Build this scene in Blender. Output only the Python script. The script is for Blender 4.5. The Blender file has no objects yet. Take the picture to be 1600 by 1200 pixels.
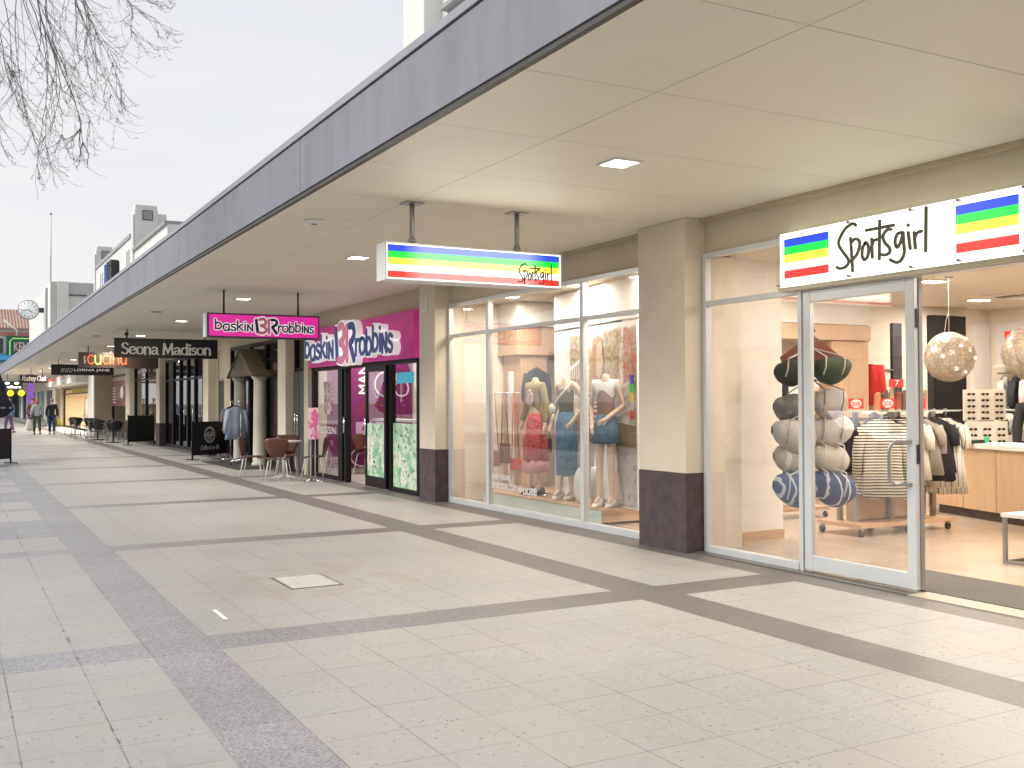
import bpy, bmesh, math, random
from mathutils import Vector, Matrix
R = math.radians
PI = math.pi
random.seed(7)
SC = bpy.context.scene
COL = SC.collection

# ------------------------------------------------------------------ camera
CAM_YAW, CAM_PITCH, CAM_ROLL = 0.499519, 0.0165639, -0.0045826
fwd = Vector((math.sin(CAM_YAW)*math.cos(CAM_PITCH), math.cos(CAM_YAW)*math.cos(CAM_PITCH), math.sin(CAM_PITCH)))
rgt = Vector((math.cos(CAM_YAW), -math.sin(CAM_YAW), 0))
upv = rgt.cross(fwd)
c_, s_ = math.cos(CAM_ROLL), math.sin(CAM_ROLL)
r2, u2 = c_*rgt + s_*upv, -s_*rgt + c_*upv
camd = bpy.data.cameras.new('camera')
cam = bpy.data.objects.new('camera', camd)
COL.objects.link(cam)
M = Matrix((r2, u2, -fwd)).transposed().to_4x4()
M.translation = Vector((0, 0, 1.5))
cam.matrix_world = M
camd.sensor_width = 36
camd.lens = 36*1604.37/1600
camd.clip_start = 0.05
camd.clip_end = 1500
SC.camera = cam

# ------------------------------------------------------------------ world
SUN_EL, SUN_AZ = R(35), R(283)          # azimuth clockwise from +Y
W = bpy.data.worlds.new('World'); SC.world = W
W.use_nodes = True
nt = W.node_tree; N = nt.nodes; L = nt.links
N.clear()
out = N.new('ShaderNodeOutputWorld'); bg = N.new('ShaderNodeBackground')
sky = N.new('ShaderNodeTexSky'); sky.sky_type = 'NISHITA'; sky.sun_disc = False
sky.sun_elevation = SUN_EL; sky.sun_rotation = SUN_AZ
sky.air_density = 1.0; sky.dust_density = 2.0
tc = N.new('ShaderNodeTexCoord'); mp = N.new('ShaderNodeMapping')
mp.inputs['Scale'].default_value = (1.0, 1.0, 4.5)
nz = N.new('ShaderNodeTexNoise'); nz.inputs['Scale'].default_value = 1.6
nz.inputs['Detail'].default_value = 6; nz.inputs['Roughness'].default_value = .55
cr = N.new('ShaderNodeValToRGB')
cr.color_ramp.elements[0].position = .30; cr.color_ramp.elements[0].color = (5.25, 5.4, 5.8, 1)
cr.color_ramp.elements[1].position = .62; cr.color_ramp.elements[1].color = (6.15, 6.1, 6.1, 1)
mx = N.new('ShaderNodeMixRGB'); mx.inputs[0].default_value = .93
L.new(tc.outputs['Generated'], mp.inputs[0]); L.new(mp.outputs[0], nz.inputs['Vector'])
L.new(nz.outputs['Fac'], cr.inputs[0]); L.new(sky.outputs[0], mx.inputs[1]); L.new(cr.outputs[0], mx.inputs[2])
L.new(mx.outputs[0], bg.inputs[0]); bg.inputs[1].default_value = .10
L.new(bg.outputs[0], out.inputs[0])

# ------------------------------------------------------------------ sun
sd = bpy.data.lights.new('sun', 'SUN'); sd.energy = 2.1; sd.angle = R(38); sd.color = (1, .97, .93)
so = bpy.data.objects.new('sun', sd); COL.objects.link(so)
sv = Vector((math.sin(SUN_AZ)*math.cos(SUN_EL), math.cos(SUN_AZ)*math.cos(SUN_EL), math.sin(SUN_EL)))
so.rotation_euler = sv.to_track_quat('Z', 'Y').to_euler()
so.location = (-30, 0, 40)

SC.view_settings.view_transform = 'Standard'; SC.view_settings.look = 'None'
SC.view_settings.gamma = 1; SC.view_settings.exposure = 0.60
SC.view_settings.use_curve_mapping = False
cy = SC.cycles
cy.use_denoising = True
cy.max_bounces = 8; cy.diffuse_bounces = 4; cy.glossy_bounces = 4; cy.transparent_max_bounces = 24
cy.transmission_bounces = 4; cy.sample_clamp_indirect = 4; cy.blur_glossy = .5
cy.caustics_reflective = False; cy.caustics_refractive = False

# ------------------------------------------------------------------ materials
MATS = {}
def newmat(name):
    m = bpy.data.materials.new(name); m.use_nodes = True
    return m, m.node_tree.nodes, m.node_tree.links, m.node_tree.nodes['Principled BSDF']
def mat(name, col=(.5, .5, .5), rough=.5, metal=0, var=.08, vs=3.0, bump=0, bs=60, coat=0, spec=.5, emit=None, es=1, stretch=None):
    """principled with a low frequency tint variation and an optional fine bump"""
    if name in MATS: return MATS[name]
    m, n, l, b = newmat(name)
    MATS[name] = m
    b.inputs['Roughness'].default_value = rough; b.inputs['Metallic'].default_value = metal
    b.inputs['Specular IOR Level'].default_value = spec
    b.inputs['Coat Weight'].default_value = coat
    t = n.new('ShaderNodeTexCoord')
    mpn = n.new('ShaderNodeMapping'); l.new(t.outputs['Object'], mpn.inputs[0])
    if stretch: mpn.inputs['Scale'].default_value = stretch
    if var:
        z = n.new('ShaderNodeTexNoise'); z.inputs['Scale'].default_value = vs; z.inputs['Detail'].default_value = 6
        l.new(mpn.outputs[0], z.inputs['Vector'])
        r = n.new('ShaderNodeValToRGB'); e = r.color_ramp.elements
        e[0].position = .3; e[0].color = tuple(min(1, c*(1-var)) for c in col)+(1,)
        e[1].position = .7; e[1].color = tuple(min(1, c*(1+var)) for c in col)+(1,)
        l.new(z.outputs['Fac'], r.inputs[0]); l.new(r.outputs[0], b.inputs['Base Color'])
        if emit: l.new(r.outputs[0], b.inputs['Emission Color'])
    else:
        b.inputs['Base Color'].default_value = tuple(col)+(1,)
    if bump:
        z2 = n.new('ShaderNodeTexNoise'); z2.inputs['Scale'].default_value = bs; z2.inputs['Detail'].default_value = 3
        l.new(mpn.outputs[0], z2.inputs['Vector'])
        bp = n.new('ShaderNodeBump'); bp.inputs['Strength'].default_value = bump; bp.inputs['Distance'].default_value = .01
        l.new(z2.outputs['Fac'], bp.inputs['Height']); l.new(bp.outputs[0], b.inputs['Normal'])
    if emit:
        if not var or emit is not True: b.inputs['Emission Color'].default_value = tuple(emit if emit is not True else col)+(1,)
        b.inputs['Emission Strength'].default_value = es
    return m
class G_:
    """tiny node-expression helper"""
    def __init__(s, m): s.n = m.node_tree.nodes; s.l = m.node_tree.links
    def m(s, op, a, b=None, c=None):
        x = s.n.new('ShaderNodeMath'); x.operation = op
        for i, v in enumerate((a, b, c)):
            if v is None: continue
            if isinstance(v, (int, float)): x.inputs[i].default_value = v
            else: s.l.new(v, x.inputs[i])
        return x.outputs[0]
    def band(s, x, lo, hi): return s.m('MULTIPLY', s.m('GREATER_THAN', x, lo), s.m('LESS_THAN', x, hi))
    def mix(s, f, a, b):
        x = s.n.new('ShaderNodeMixRGB')
        for i, v in enumerate((f, a, b)):
            if isinstance(v, (int, float)): x.inputs[i].default_value = v
            elif isinstance(v, tuple): x.inputs[i].default_value = v+(1,) if len(v) == 3 else v
            else: s.l.new(v, x.inputs[i])
        return x.outputs[0]
    def noise(s, v, sc, det=4, rough=.5):
        x = s.n.new('ShaderNodeTexNoise'); x.inputs['Scale'].default_value = sc
        x.inputs['Detail'].default_value = det; x.inputs['Roughness'].default_value = rough
        s.l.new(v, x.inputs['Vector']); return x.outputs['Fac']
    def ramp(s, f, a, b, ca, cb):
        x = s.n.new('ShaderNodeValToRGB'); e = x.color_ramp.elements
        e[0].position = a; e[1].position = b; e[0].color = tuple(ca)+(1,); e[1].color = tuple(cb)+(1,)
        s.l.new(f, x.inputs[0]); return x.outputs[0]

def pavement():
    m, n, l, b = newmat('terrazzo_paving'); g = G_(m)
    geo = n.new('ShaderNodeNewGeometry'); P = geo.outputs['Position']
    sp = n.new('ShaderNodeSeparateXYZ'); l.new(P, sp.inputs[0]); x, y = sp.outputs[0], sp.outputs[1]
    T = .3933
    # bands laid in darker granite
    b1 = g.band(x, 1.05, 1.44); b2 = g.band(x, 4.57, 4.985); b3 = g.m('GREATER_THAN', x, 6.12)
    ph = g.m('MODULO', g.m('ADD', y, 4.72*20-6.355), 4.72)
    cr_ = g.m('LESS_THAN', ph, .40)
    lft = g.m('MULTIPLY', g.m('LESS_THAN', x, 1.05), g.m('MULTIPLY', g.band(ph, 1.5, 3.4), g.m('GREATER_THAN', y, 12)))
    dark = g.m('MAXIMUM', g.m('MAXIMUM', b1, b2), g.m('MAXIMUM', g.m('MAXIMUM', b3, cr_), lft))
    # joints
    tx = g.m('DIVIDE', g.m('ADD', x, 50*T-1.44), T); ty = g.m('DIVIDE', g.m('ADD', y, 50*T-6.355), T)
    fx_, fy_ = g.m('FRACT', tx), g.m('FRACT', ty)
    dx = g.m('MINIMUM', fx_, g.m('SUBTRACT', 1, fx_)); dy = g.m('MINIMUM', fy_, g.m('SUBTRACT', 1, fy_))
    wob = g.m('MULTIPLY', g.noise(P, 2.2, 3), .012)
    jx = g.m('LESS_THAN', dx, g.m('ADD', wob, .0005)); jy = g.m('LESS_THAN', dy, g.m('ADD', wob, .0005))
    jn = g.m('MAXIMUM', jx, jy)
    # per-tile tint
    cb = n.new('ShaderNodeCombineXYZ'); l.new(g.m('FLOOR', tx), cb.inputs[0]); l.new(g.m('FLOOR', ty), cb.inputs[1])
    wn = n.new('ShaderNodeTexWhiteNoise'); wn.noise_dimensions = '2D'; l.new(cb.outputs[0], wn.inputs['Vector'])
    fine = g.noise(P, 170, 2, .7); mid = g.noise(P, 24, 5, .6); low = g.noise(P, .9, 5, .6)
    light = g.ramp(g.m('ADD', g.m('MULTIPLY', fine, .45), g.m('ADD', g.m('MULTIPLY', mid, .3), g.m('MULTIPLY', low, .25))), .36, .64, (.27, .266, .258), (.465, .46, .448))
    light = g.mix(g.m('MULTIPLY', g.m('POWER', wn.outputs['Value'], 1.6), .34), light, (.42, .385, .36))
    # pinkish worn stains
    st = g.ramp(g.noise(P, .55, 6, .62), .50, .68, (0, 0, 0), (1, 1, 1))
    light = g.mix(g.m('MULTIPLY', st, .40), light, (.42, .375, .345))
    # worn, rust tinted slabs round the access cover
    dd = g.m('ADD', g.m('POWER', g.m('SUBTRACT', x, 2.75), 2), g.m('POWER', g.m('MULTIPLY', g.m('SUBTRACT', y, 8.45), .9), 2))
    wr_ = g.m('MULTIPLY', g.m('LESS_THAN', g.m('ADD', dd, g.m('MULTIPLY', g.noise(P, 3.0, 5), 1.3)), 1.35), g.ramp(g.noise(P, 3.4, 5, .65), .42, .60, (0, 0, 0), (1, 1, 1)))
    light = g.mix(g.m('MULTIPLY', wr_, .42), light, (.33, .26, .22))
    # black aggregate chips
    vo = n.new('ShaderNodeTexVoronoi'); vo.inputs['Scale'].default_value = 40; vo.inputs['Randomness'].default_value = 1
    l.new(P, vo.inputs['Vector'])
    sc3 = n.new('ShaderNodeSeparateColor'); l.new(vo.outputs['Color'], sc3.inputs[0])
    chip = g.m('LESS_THAN', vo.outputs['Distance'], g.m('MULTIPLY', g.m('MULTIPLY', g.m('POWER', sc3.outputs[0], 4), g.m('MULTIPLY', g.noise(P, 1.8, 3), 1.3))))
    light = g.mix(g.m('MULTIPLY', chip, .75), light, (.12, .11, .10))
    vo2 = n.new('ShaderNodeTexVoronoi'); vo2.inputs['Scale'].default_value = 90; l.new(P, vo2.inputs['Vector'])
    sc4 = n.new('ShaderNodeSeparateColor'); l.new(vo2.outputs['Color'], sc4.inputs[0])
    chip2 = g.m('LESS_THAN', vo2.outputs['Distance'], g.m('MULTIPLY', g.m('POWER', sc4.outputs[1], 2), .30))
    light = g.mix(g.m('MULTIPLY', chip2, .35), light, (.20, .17, .15))
    vg = n.new('ShaderNodeTexVoronoi'); vg.inputs['Scale'].default_value = 120; l.new(P, vg.inputs['Vector'])
    sg_ = n.new('ShaderNodeSeparateColor'); l.new(vg.outputs['Color'], sg_.inputs[0])
    drk = g.ramp(g.m('ADD', g.m('MULTIPLY', sg_.outputs[0], .55), g.m('ADD', g.m('MULTIPLY', low, .3), .08)), .2, .75, (.165, .165, .18), (.42, .415, .44))
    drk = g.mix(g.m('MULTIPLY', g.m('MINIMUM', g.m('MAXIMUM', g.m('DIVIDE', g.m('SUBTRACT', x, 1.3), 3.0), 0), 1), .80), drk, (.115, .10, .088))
    drk = g.mix(g.m('MULTIPLY', wn.outputs['Value'], .22), drk, (.17, .16, .16))
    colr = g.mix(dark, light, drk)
    colr = g.mix(g.m('MULTIPLY', jn, g.ramp(g.noise(P, 1.3, 2), .35, .65, (.35,)*3, (.95,)*3)), colr, (.12, .11, .10))
    moss = g.m('MULTIPLY', g.m('MULTIPLY', g.m('LESS_THAN', x, 1.0), g.m('LESS_THAN', dx, g.m('MULTIPLY', g.m('MAXIMUM', g.m('SUBTRACT', g.noise(P, 5, 3), .56), 0), .22))), .6)
    colr = g.mix(moss, colr, (.07, .05, .04))
    # gum spots
    vo3 = n.new('ShaderNodeTexVoronoi'); vo3.inputs['Scale'].default_value = 2.6; l.new(P, vo3.inputs['Vector'])
    sc5 = n.new('ShaderNodeSeparateColor'); l.new(vo3.outputs['Color'], sc5.inputs[0])
    gum = g.m('LESS_THAN', vo3.outputs['Distance'], g.m('MULTIPLY', g.m('POWER', sc5.outputs[0], 4), .05))
    colr = g.mix(g.m('MULTIPLY', gum, .5), colr, (.16, .15, .14))
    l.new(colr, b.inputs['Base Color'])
    rr = g.m('ADD', g.m('MULTIPLY', mid, .22), g.m('ADD', g.m('MULTIPLY', low, .2), .26))
    l.new(rr, b.inputs['Roughness'])
    bp = n.new('ShaderNodeBump'); bp.inputs['Strength'].default_value = .25; bp.inputs['Distance'].default_value = .004
    l.new(g.m('SUBTRACT', fine, g.m('MULTIPLY', jn, 1.2)), bp.inputs['Height']); l.new(bp.outputs[0], b.inputs['Normal'])
    return m
def glassmat(name, tint=(1, 1, 1), f0=.05, boost=.9, rough=.015):
    m, n, l, b = newmat(name); n.remove(b); g = G_(m)
    lw = n.new('ShaderNodeLayerWeight'); lw.inputs[0].default_value = .5
    f = g.m('ADD', g.m('MULTIPLY', g.m('POWER', lw.outputs['Facing'], 4.5), boost), f0)
    tr = n.new('ShaderNodeBsdfTransparent'); tr.inputs[0].default_value = tint+(1,)
    gl = n.new('ShaderNodeBsdfGlossy'); gl.inputs['Roughness'].default_value = rough
    ms = n.new('ShaderNodeMixShader'); l.new(f, ms.inputs[0]); l.new(tr.outputs[0], ms.inputs[1]); l.new(gl.outputs[0], ms.inputs[2])
    o = [q for q in n if q.type == 'OUTPUT_MATERIAL'][0]; l.new(ms.outputs[0], o.inputs[0])
    return m
def woodmat(name, a, b_, scale=1.0, rough=.45, vert=False):
    m, n, l, b = newmat(name); g = G_(m)
    t = n.new('ShaderNodeTexCoord'); mpn = n.new('ShaderNodeMapping'); l.new(t.outputs['Object'], mpn.inputs[0])
    mpn.inputs['Scale'].default_value = (14*scale, 14*scale, .9*scale) if vert else (2*scale, 2*scale, 14*scale)
    f = g.noise(mpn.outputs[0], 2.5, 6, .6)
    l.new(g.ramp(f, .3, .7, a, b_), b.inputs['Base Color']); b.inputs['Roughness'].default_value = rough
    return m
def stripemat(name, a, b_, freq, axis=2, duty=.5, wob=.02):
    m, n, l, b = newmat(name); g = G_(m)
    t = n.new('ShaderNodeTexCoord'); sp = n.new('ShaderNodeSeparateXYZ'); l.new(t.outputs['Object'], sp.inputs[0])
    w = g.m('MULTIPLY', g.noise(t.outputs['Object'], 7, 2), wob)
    f = g.m('FRACT', g.m('MULTIPLY', g.m('ADD', sp.outputs[axis], w), freq))
    l.new(g.mix(g.m('LESS_THAN', f, duty), b_, a), b.inputs['Base Color']); b.inputs['Roughness'].default_value = .85
    return m
def mottled(name, cols, scale=20, rough=.8, emit=0, detail=2):
    """patchwork of several colours, for prints, posters and patterned cloth"""
    m, n, l, b = newmat(name); g = G_(m)
    t = n.new('ShaderNodeTexCoord')
    f = g.noise(t.outputs['Object'], scale, detail, .6)
    r = n.new('ShaderNodeValToRGB'); r.color_ramp.interpolation = 'CONSTANT' if detail < 3 else 'LINEAR'
    e = r.color_ramp.elements
    k = len(cols)
    while len(e) < k: e.new(.5)
    for i, c in enumerate(cols):
        e[i].position = .33+.34*i/max(1, k-1) if i else 0; e[i].color = tuple(c)+(1,)
    l.new(f, r.inputs[0]); l.new(r.outputs[0], b.inputs['Base Color']); b.inputs['Roughness'].default_value = rough
    if emit:
        l.new(r.outputs[0], b.inputs['Emission Color']); b.inputs['Emission Strength'].default_value = emit
    return m
def ceilmat(name):
    """canopy soffit sheets: cream tint varying in soft, faintly stained patches"""
    m, n, l, b = newmat(name); g = G_(m)
    geo = n.new('ShaderNodeNewGeometry'); P = geo.outputs['Position']
    l.new(g.ramp(g.noise(P, .8, 5, .6), .3, .7, (.83, .775, .665), (.88, .83, .72)), b.inputs['Base Color'])
    b.inputs['Roughness'].default_value = .5
    return m
def streaked(name, a, b_, rough=.5, metal=0):
    """painted sheet metal with vertical weather streaks"""
    m, n, l, b = newmat(name); g = G_(m)
    geo = n.new('ShaderNodeNewGeometry'); mpn = n.new('ShaderNodeMapping'); l.new(geo.outputs['Position'], mpn.inputs[0])
    mpn.inputs['Scale'].default_value = (1.9, 1.9, .35)
    f = g.m('ADD', g.m('MULTIPLY', g.noise(mpn.outputs[0], 2.2, 6, .7), .6), g.m('MULTIPLY', g.noise(geo.outputs['Position'], .7, 5, .6), .4))
    l.new(g.ramp(f, .34, .66, a, b_), b.inputs['Base Color']); b.inputs['Roughness'].default_value = rough
    b.inputs['Metallic'].default_value = metal
    return m

mt_pave = pavement()
mt_glass = glassmat('shop_glass', (1, 1, 1), .10)
mt_glass_dark = glassmat('tinted_glass', (.80, .82, .82), .06)
mt_glass_clear = glassmat('bay_glass', (1, 1, 1), .03, .2)
mt_acryl = glassmat('acrylic', (.95, .97, .96), .012, .12, .35)
mt_ceil = ceilmat('soffit_sheet')
mt_fascia = streaked('fascia_metal', (.185, .19, .22), (.265, .27, .305), .5, 0)
mt_cap = mat('cap_flashing', (.33, .34, .38), .4, .2)
mt_brown = mat('brown_paint', (.075, .052, .058), .6, bump=.35, bs=45, var=.28, vs=9)
mt_cream = mat('cream_render', (.62, .55, .43), .7, bump=.2, bs=30, var=.05, vs=1.2)
mt_pillar = mat('pillar_render', (.73, .66, .55), .7, bump=.25, bs=30, var=.06, vs=1.6)
mt_creamd = mat('beige_render', (.50, .42, .30), .75, bump=.2, bs=30, var=.06)
mt_white = mat('white_render', (.70, .70, .67), .75, var=.05, vs=.8)
mt_alu = mat('aluminium', (.70, .73, .75), .35, .25, var=.04)
mt_steel = mat('steel', (.45, .45, .46), .28, .95, var=.06)
mt_chrome = mat('chrome', (.75, .75, .77), .12, 1.0, var=.02)
mt_blackf = mat('black_frame', (.010, .009, .010), .5, var=.1, spec=.2)
mt_black = mat('black_sheet', (.010, .010, .011), .4, var=.1)
mt_blackp = mat('black_cloth', (.017, .016, .02), .85, var=.15, vs=8)
mt_dark = mat('dark_grey', (.06, .058, .06), .5)
mt_grey = mat('mid_grey', (.32, .32, .33), .6)
mt_wht = mat('white_paint', (.80, .79, .77), .5, var=.02)
mt_whtcloth = mat('white_cloth', (.78, .76, .73), .9, var=.03)
mt_wood = woodmat('pale_timber', (.53, .35, .21), (.63, .44, .28), vert=True)
mt_wood_h = woodmat('pale_timber_board', (.50, .32, .19), (.60, .40, .25))
mt_brownwood = woodmat('chair_walnut', (.085, .035, .024), (.14, .06, .04), rough=.3)
mt_warmwall = mat('warm_wall', (.80, .73, .63), .7, var=.03)
mt_whitewall = mat('white_wall', (.80, .77, .72), .7, var=.03)
mt_skin = mat('skin', (.50, .30, .22), .55, var=.05)
mt_skinm = mat('mannequin_skin', (.66, .50, .38), .35, var=.03)
mt_red = mat('sale_red', (.70, .035, .03), .5, var=.03)
mt_redc = mat('red_cloth', (.62, .03, .02), .85, var=.08)
mt_plug = mat('brass', (.4, .35, .25), .3, .8)
def emis(name, c, s):
    return mat(name, c, .4, var=0, emit=True, es=s)
mt_lamp = emis('lamp_white', (1, .93, .80), 9)
mt_signw = emis('sign_white', (.93, .93, .84), 1.35)

# ------------------------------------------------------------------ mesh helpers
OFF = {}
def V(*a): return Vector(a)
class MB:
    """collects geometry (with material slots) and links it as ONE mesh object"""
    def __init__(s): s.v = []; s.f = []; s.mi = []; s.ms = []; s.sm = []
    def _m(s, m):
        if m not in s.ms: s.ms.append(m)
        return s.ms.index(m)
    def add(s, vs, fs, m, smooth=False):
        o = len(s.v); k = s._m(m)
        s.v += [Vector(p) for p in vs]
        for f in fs: s.f.append([i+o for i in f]); s.mi.append(k); s.sm.append(smooth)
        return s
    def box(s, x0, x1, y0, y1, z0, z1, m):
        x0, x1 = sorted((x0, x1)); y0, y1 = sorted((y0, y1)); z0, z1 = sorted((z0, z1))
        vs = [(x, y, z) for z in (z0, z1) for y in (y0, y1) for x in (x0, x1)]
        return s.add(vs, [(0, 2, 3, 1), (4, 5, 7, 6), (0, 1, 5, 4), (2, 6, 7, 3), (0, 4, 6, 2), (1, 3, 7, 5)], m)
    def obox(s, c, ax, ay, az, m):
        """oriented box: centre and three half-axis vectors"""
        c, ax, ay, az = map(Vector, (c, ax, ay, az))
        vs = [c+i*ax+j*ay+k*az for k in (-1, 1) for j in (-1, 1) for i in (-1, 1)]
        fs = [(0, 2, 3, 1), (4, 5, 7, 6), (0, 1, 5, 4), (2, 6, 7, 3), (0, 4, 6, 2), (1, 3, 7, 5)]
        if ax.cross(ay).dot(az) < 0: fs = [f[::-1] for f in fs]
        return s.add(vs, fs, m)
    def prism(s, poly, d, m):
        """extrude a planar polygon (3-D points) along d"""
        d = Vector(d); p = [Vector(q) for q in poly]; n = len(p)
        nn = sum(((p[i]-p[0]).cross(p[(i+1) % n]-p[0]) for i in range(1, n)), Vector())
        if nn.dot(d) > 0: p = p[::-1]
        return s.add(p+[q+d for q in p], [tuple(range(n)), tuple(range(2*n-1, n-1, -1))]+[(i, n+i, n+(i+1) % n, (i+1) % n)[::-1] for i in range(n)], m)
    def tube(s, pts, rad, m, n=8, caps=True, closed=False):
        pts = [Vector(p) for p in pts]; k = len(pts)
        rs = rad if isinstance(rad, (list, tuple)) else [rad]*k
        vs = []; ref = None
        for i, p in enumerate(pts):
            if closed: t = pts[(i+1) % k]-pts[i-1]
            else: t = pts[min(i+1, k-1)]-pts[max(i-1, 0)]
            if t.length < 1e-9: t = V(0, 0, 1)
            t.normalize()
            if ref is None or abs(ref.dot(t)) > .98: ref = V(0, 0, 1) if abs(t.z) < .9 else V(1, 0, 0)
            a = ref-t*ref.dot(t); a.normalize(); b = t.cross(a); ref = a
            vs += [p+rs[i]*(math.cos(2*PI*j/n)*a+math.sin(2*PI*j/n)*b) for j in range(n)]
        fs = []
        for i in range(k if closed else k-1):
            q = (i+1) % k
            fs += [(i*n+j, i*n+(j+1) % n, q*n+(j+1) % n, q*n+j) for j in range(n)]
        if caps and not closed: fs += [tuple(range(n-1, -1, -1)), tuple(range((k-1)*n, k*n))]
        return s.add(vs, fs, m, True)
    def lathe(s, prof, c, m, n=24, sx=1, sy=1, smooth=True, fold=None):
        """prof: (radius, z) list; fold(angle, t) multiplies the radius"""
        c = Vector(c); k = len(prof); vs = []
        for i, (r, z) in enumerate(prof):
            for j in range(n):
                a = 2*PI*j/n; q = r*(fold(a, i/(k-1)) if fold else 1)
                vs.append(c+V(q*math.cos(a)*sx, q*math.sin(a)*sy, z))
        fs = [(i*n+j, i*n+(j+1) % n, (i+1)*n+(j+1) % n, (i+1)*n+j) for i in range(k-1) for j in range(n)]
        if prof[0][1] > prof[-1][1]: fs = [f[::-1] for f in fs]
        up = prof[0][1] <= prof[-1][1]
        a, b = tuple(range(n)), tuple(range((k-1)*n, k*n))
        fs += [a[::-1], b] if up else [a, b[::-1]]
        return s.add(vs, fs, m, smooth)
    def ball(s, c, r, m, n=16, k=10):
        rr = r if isinstance(r, (tuple, list)) else (r, r, r)
        prof = [(math.sin(PI*i/k)*1.0+1e-4, -math.cos(PI*i/k)) for i in range(k+1)]
        c = Vector(c); vs = [c+V(p*math.cos(2*PI*j/n)*rr[0], p*math.sin(2*PI*j/n)*rr[1], z*rr[2]) for p, z in prof for j in range(n)]
        return s.add(vs, [(i*n+j, i*n+(j+1) % n, (i+1)*n+(j+1) % n, (i+1)*n+j) for i in range(k) for j in range(n)], m, True)
    def place(s, o, U, Vv, Nn, verts, faces, m):
        """2.5-D geometry (u, v, w) laid onto a plane"""
        o, U, Vv, Nn = map(Vector, (o, U, Vv, Nn))
        fs = faces if U.cross(Vv).dot(Nn) > 0 else [f[::-1] for f in faces]
        return s.add([o+U*p[0]+Vv*p[1]+Nn*p[2] for p in verts], fs, m)
    def build(s, name, parent=None, bevel=0, kind=None, at=None, label=None):
        off = OFF.get(parent.name, V(0, 0, 0)) if parent is not None else (Vector(at) if at is not None else V(0, 0, 0))
        me = bpy.data.meshes.new(name)
        me.from_pydata([p-off for p in s.v], [], s.f)
        for m in s.ms: me.materials.append(m)
        me.polygons.foreach_set('material_index', s.mi)
        me.polygons.foreach_set('use_smooth', s.sm)
        me.update()
        o = bpy.data.objects.new(name, me); COL.objects.link(o)
        if parent is not None: o.parent = parent
        elif at is not None: o.location = off
        if bevel:
            b = o.modifiers.new('bevel', 'BEVEL'); b.width = bevel; b.segments = 2; b.limit_method = 'ANGLE'; b.angle_limit = R(40)
        if kind: o['kind'] = kind
        if label: o['label'] = label
        OFF[o.name] = off
        return o
def tag(o, label, cat, group=None):
    o['label'] = label; o['category'] = cat
    if group: o['group'] = group
    return o
def thing(name, label, cat, loc=(0, 0, 0), rz=0, group=None):
    o = bpy.data.objects.new(name, None); COL.objects.link(o)
    o.location = loc; o.rotation_euler = (0, 0, rz); o.empty_display_size = .2
    OFF[o.name] = Vector(loc)
    return tag(o, label, cat, group)
def local(name, label, cat, group=None):
    """thing whose parts are modelled round the origin (for repeats)"""
    o = thing(name, label, cat, (0, 0, 0), 0, group); return o
def dup(src, loc, rz=0, label=None, group=None):
    def cp(o, par):
        c = o.copy(); COL.objects.link(c); c.parent = par
        OFF[c.name] = V(0, 0, 0)
        for ch in list(o.children): cp(ch, c)
        return c
    r = cp(src, None); r.location = loc; r.rotation_euler = (0, 0, rz)
    if label: r['label'] = label
    if group: r['group'] = group
    return r
def putat(o, loc, rz=0): o.location = loc; o.rotation_euler = (0, 0, rz); return o
def area(name, parent, loc, size, power, col=(1, .85, .68), down=True):
    d = bpy.data.lights.new(name, 'AREA'); d.shape = 'RECTANGLE' if isinstance(size, tuple) else 'SQUARE'
    if isinstance(size, tuple): d.size, d.size_y = size
    else: d.size = size
    d.energy = power; d.color = col
    o = bpy.data.objects.new(name, d); COL.objects.link(o)
    if parent is not None: o.parent = parent; loc = Vector(loc)-OFF.get(parent.name, V(0, 0, 0))
    o.location = loc; return o

# ------------------------------------------------------------------ lettering
def font_geo(body, ext=.004, offset=0, shear=0, res=3):
    c = bpy.data.curves.new('t', 'FONT'); c.body = body; c.size = 1; c.extrude = 0; c.offset = offset; c.shear = shear
    c.resolution_u = res
    o = bpy.data.objects.new('t', c); COL.objects.link(o)
    dg = bpy.context.evaluated_depsgraph_get(); me = bpy.data.meshes.new_from_object(o.evaluated_get(dg))
    bm = bmesh.new(); bm.from_mesh(me)
    r = bmesh.ops.extrude_face_region(bm, geom=bm.faces[:])
    for v in [g for g in r['geom'] if isinstance(g, bmesh.types.BMVert)]: v.co.z += 1
    bmesh.ops.recalc_face_normals(bm, faces=bm.faces[:])
    bm.verts.index_update()
    vs = [v.co.copy() for v in bm.verts]; fs = [tuple(v.index for v in f.verts) for f in bm.faces]
    bm.free(); bpy.data.objects.remove(o); bpy.data.curves.remove(c); bpy.data.meshes.remove(me)
    return vs, fs
def text(mb, body, o, U, Vv, Nn, w, h, m, ext=.004, offset=0, shear=0, lift=.002, res=3):
    """fit body into the w x h box whose lower left corner is o"""
    vs, fs = font_geo(body, offset=offset, shear=shear, res=res)
    x0 = min(v.x for v in vs); x1 = max(v.x for v in vs); y0 = min(v.y for v in vs); y1 = max(v.y for v in vs)
    q = [((v.x-x0)/(x1-x0)*w, (v.y-y0)/(y1-y0)*h, lift+v.z*ext) for v in vs]
    mb.place(o, U, Vv, Nn, q, fs, m)
def catmull(p, k=6):
    if len(p) < 3: return [tuple(q) for q in p]
    q = [p[0]]+list(p)+[p[-1]]; o = []
    for i in range(1, len(q)-2):
        for j in range(k):
            t = j/k; a, b, c, d = q[i-1], q[i], q[i+1], q[i+2]
            o.append(tuple(.5*((2*b[e])+(-a[e]+c[e])*t+(2*a[e]-5*b[e]+4*c[e]-d[e])*t*t+(-a[e]+3*b[e]-3*c[e]+d[e])*t**3) for e in (0, 1)))
    o.append(tuple(p[-1])); return o
LAY = [0]
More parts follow.
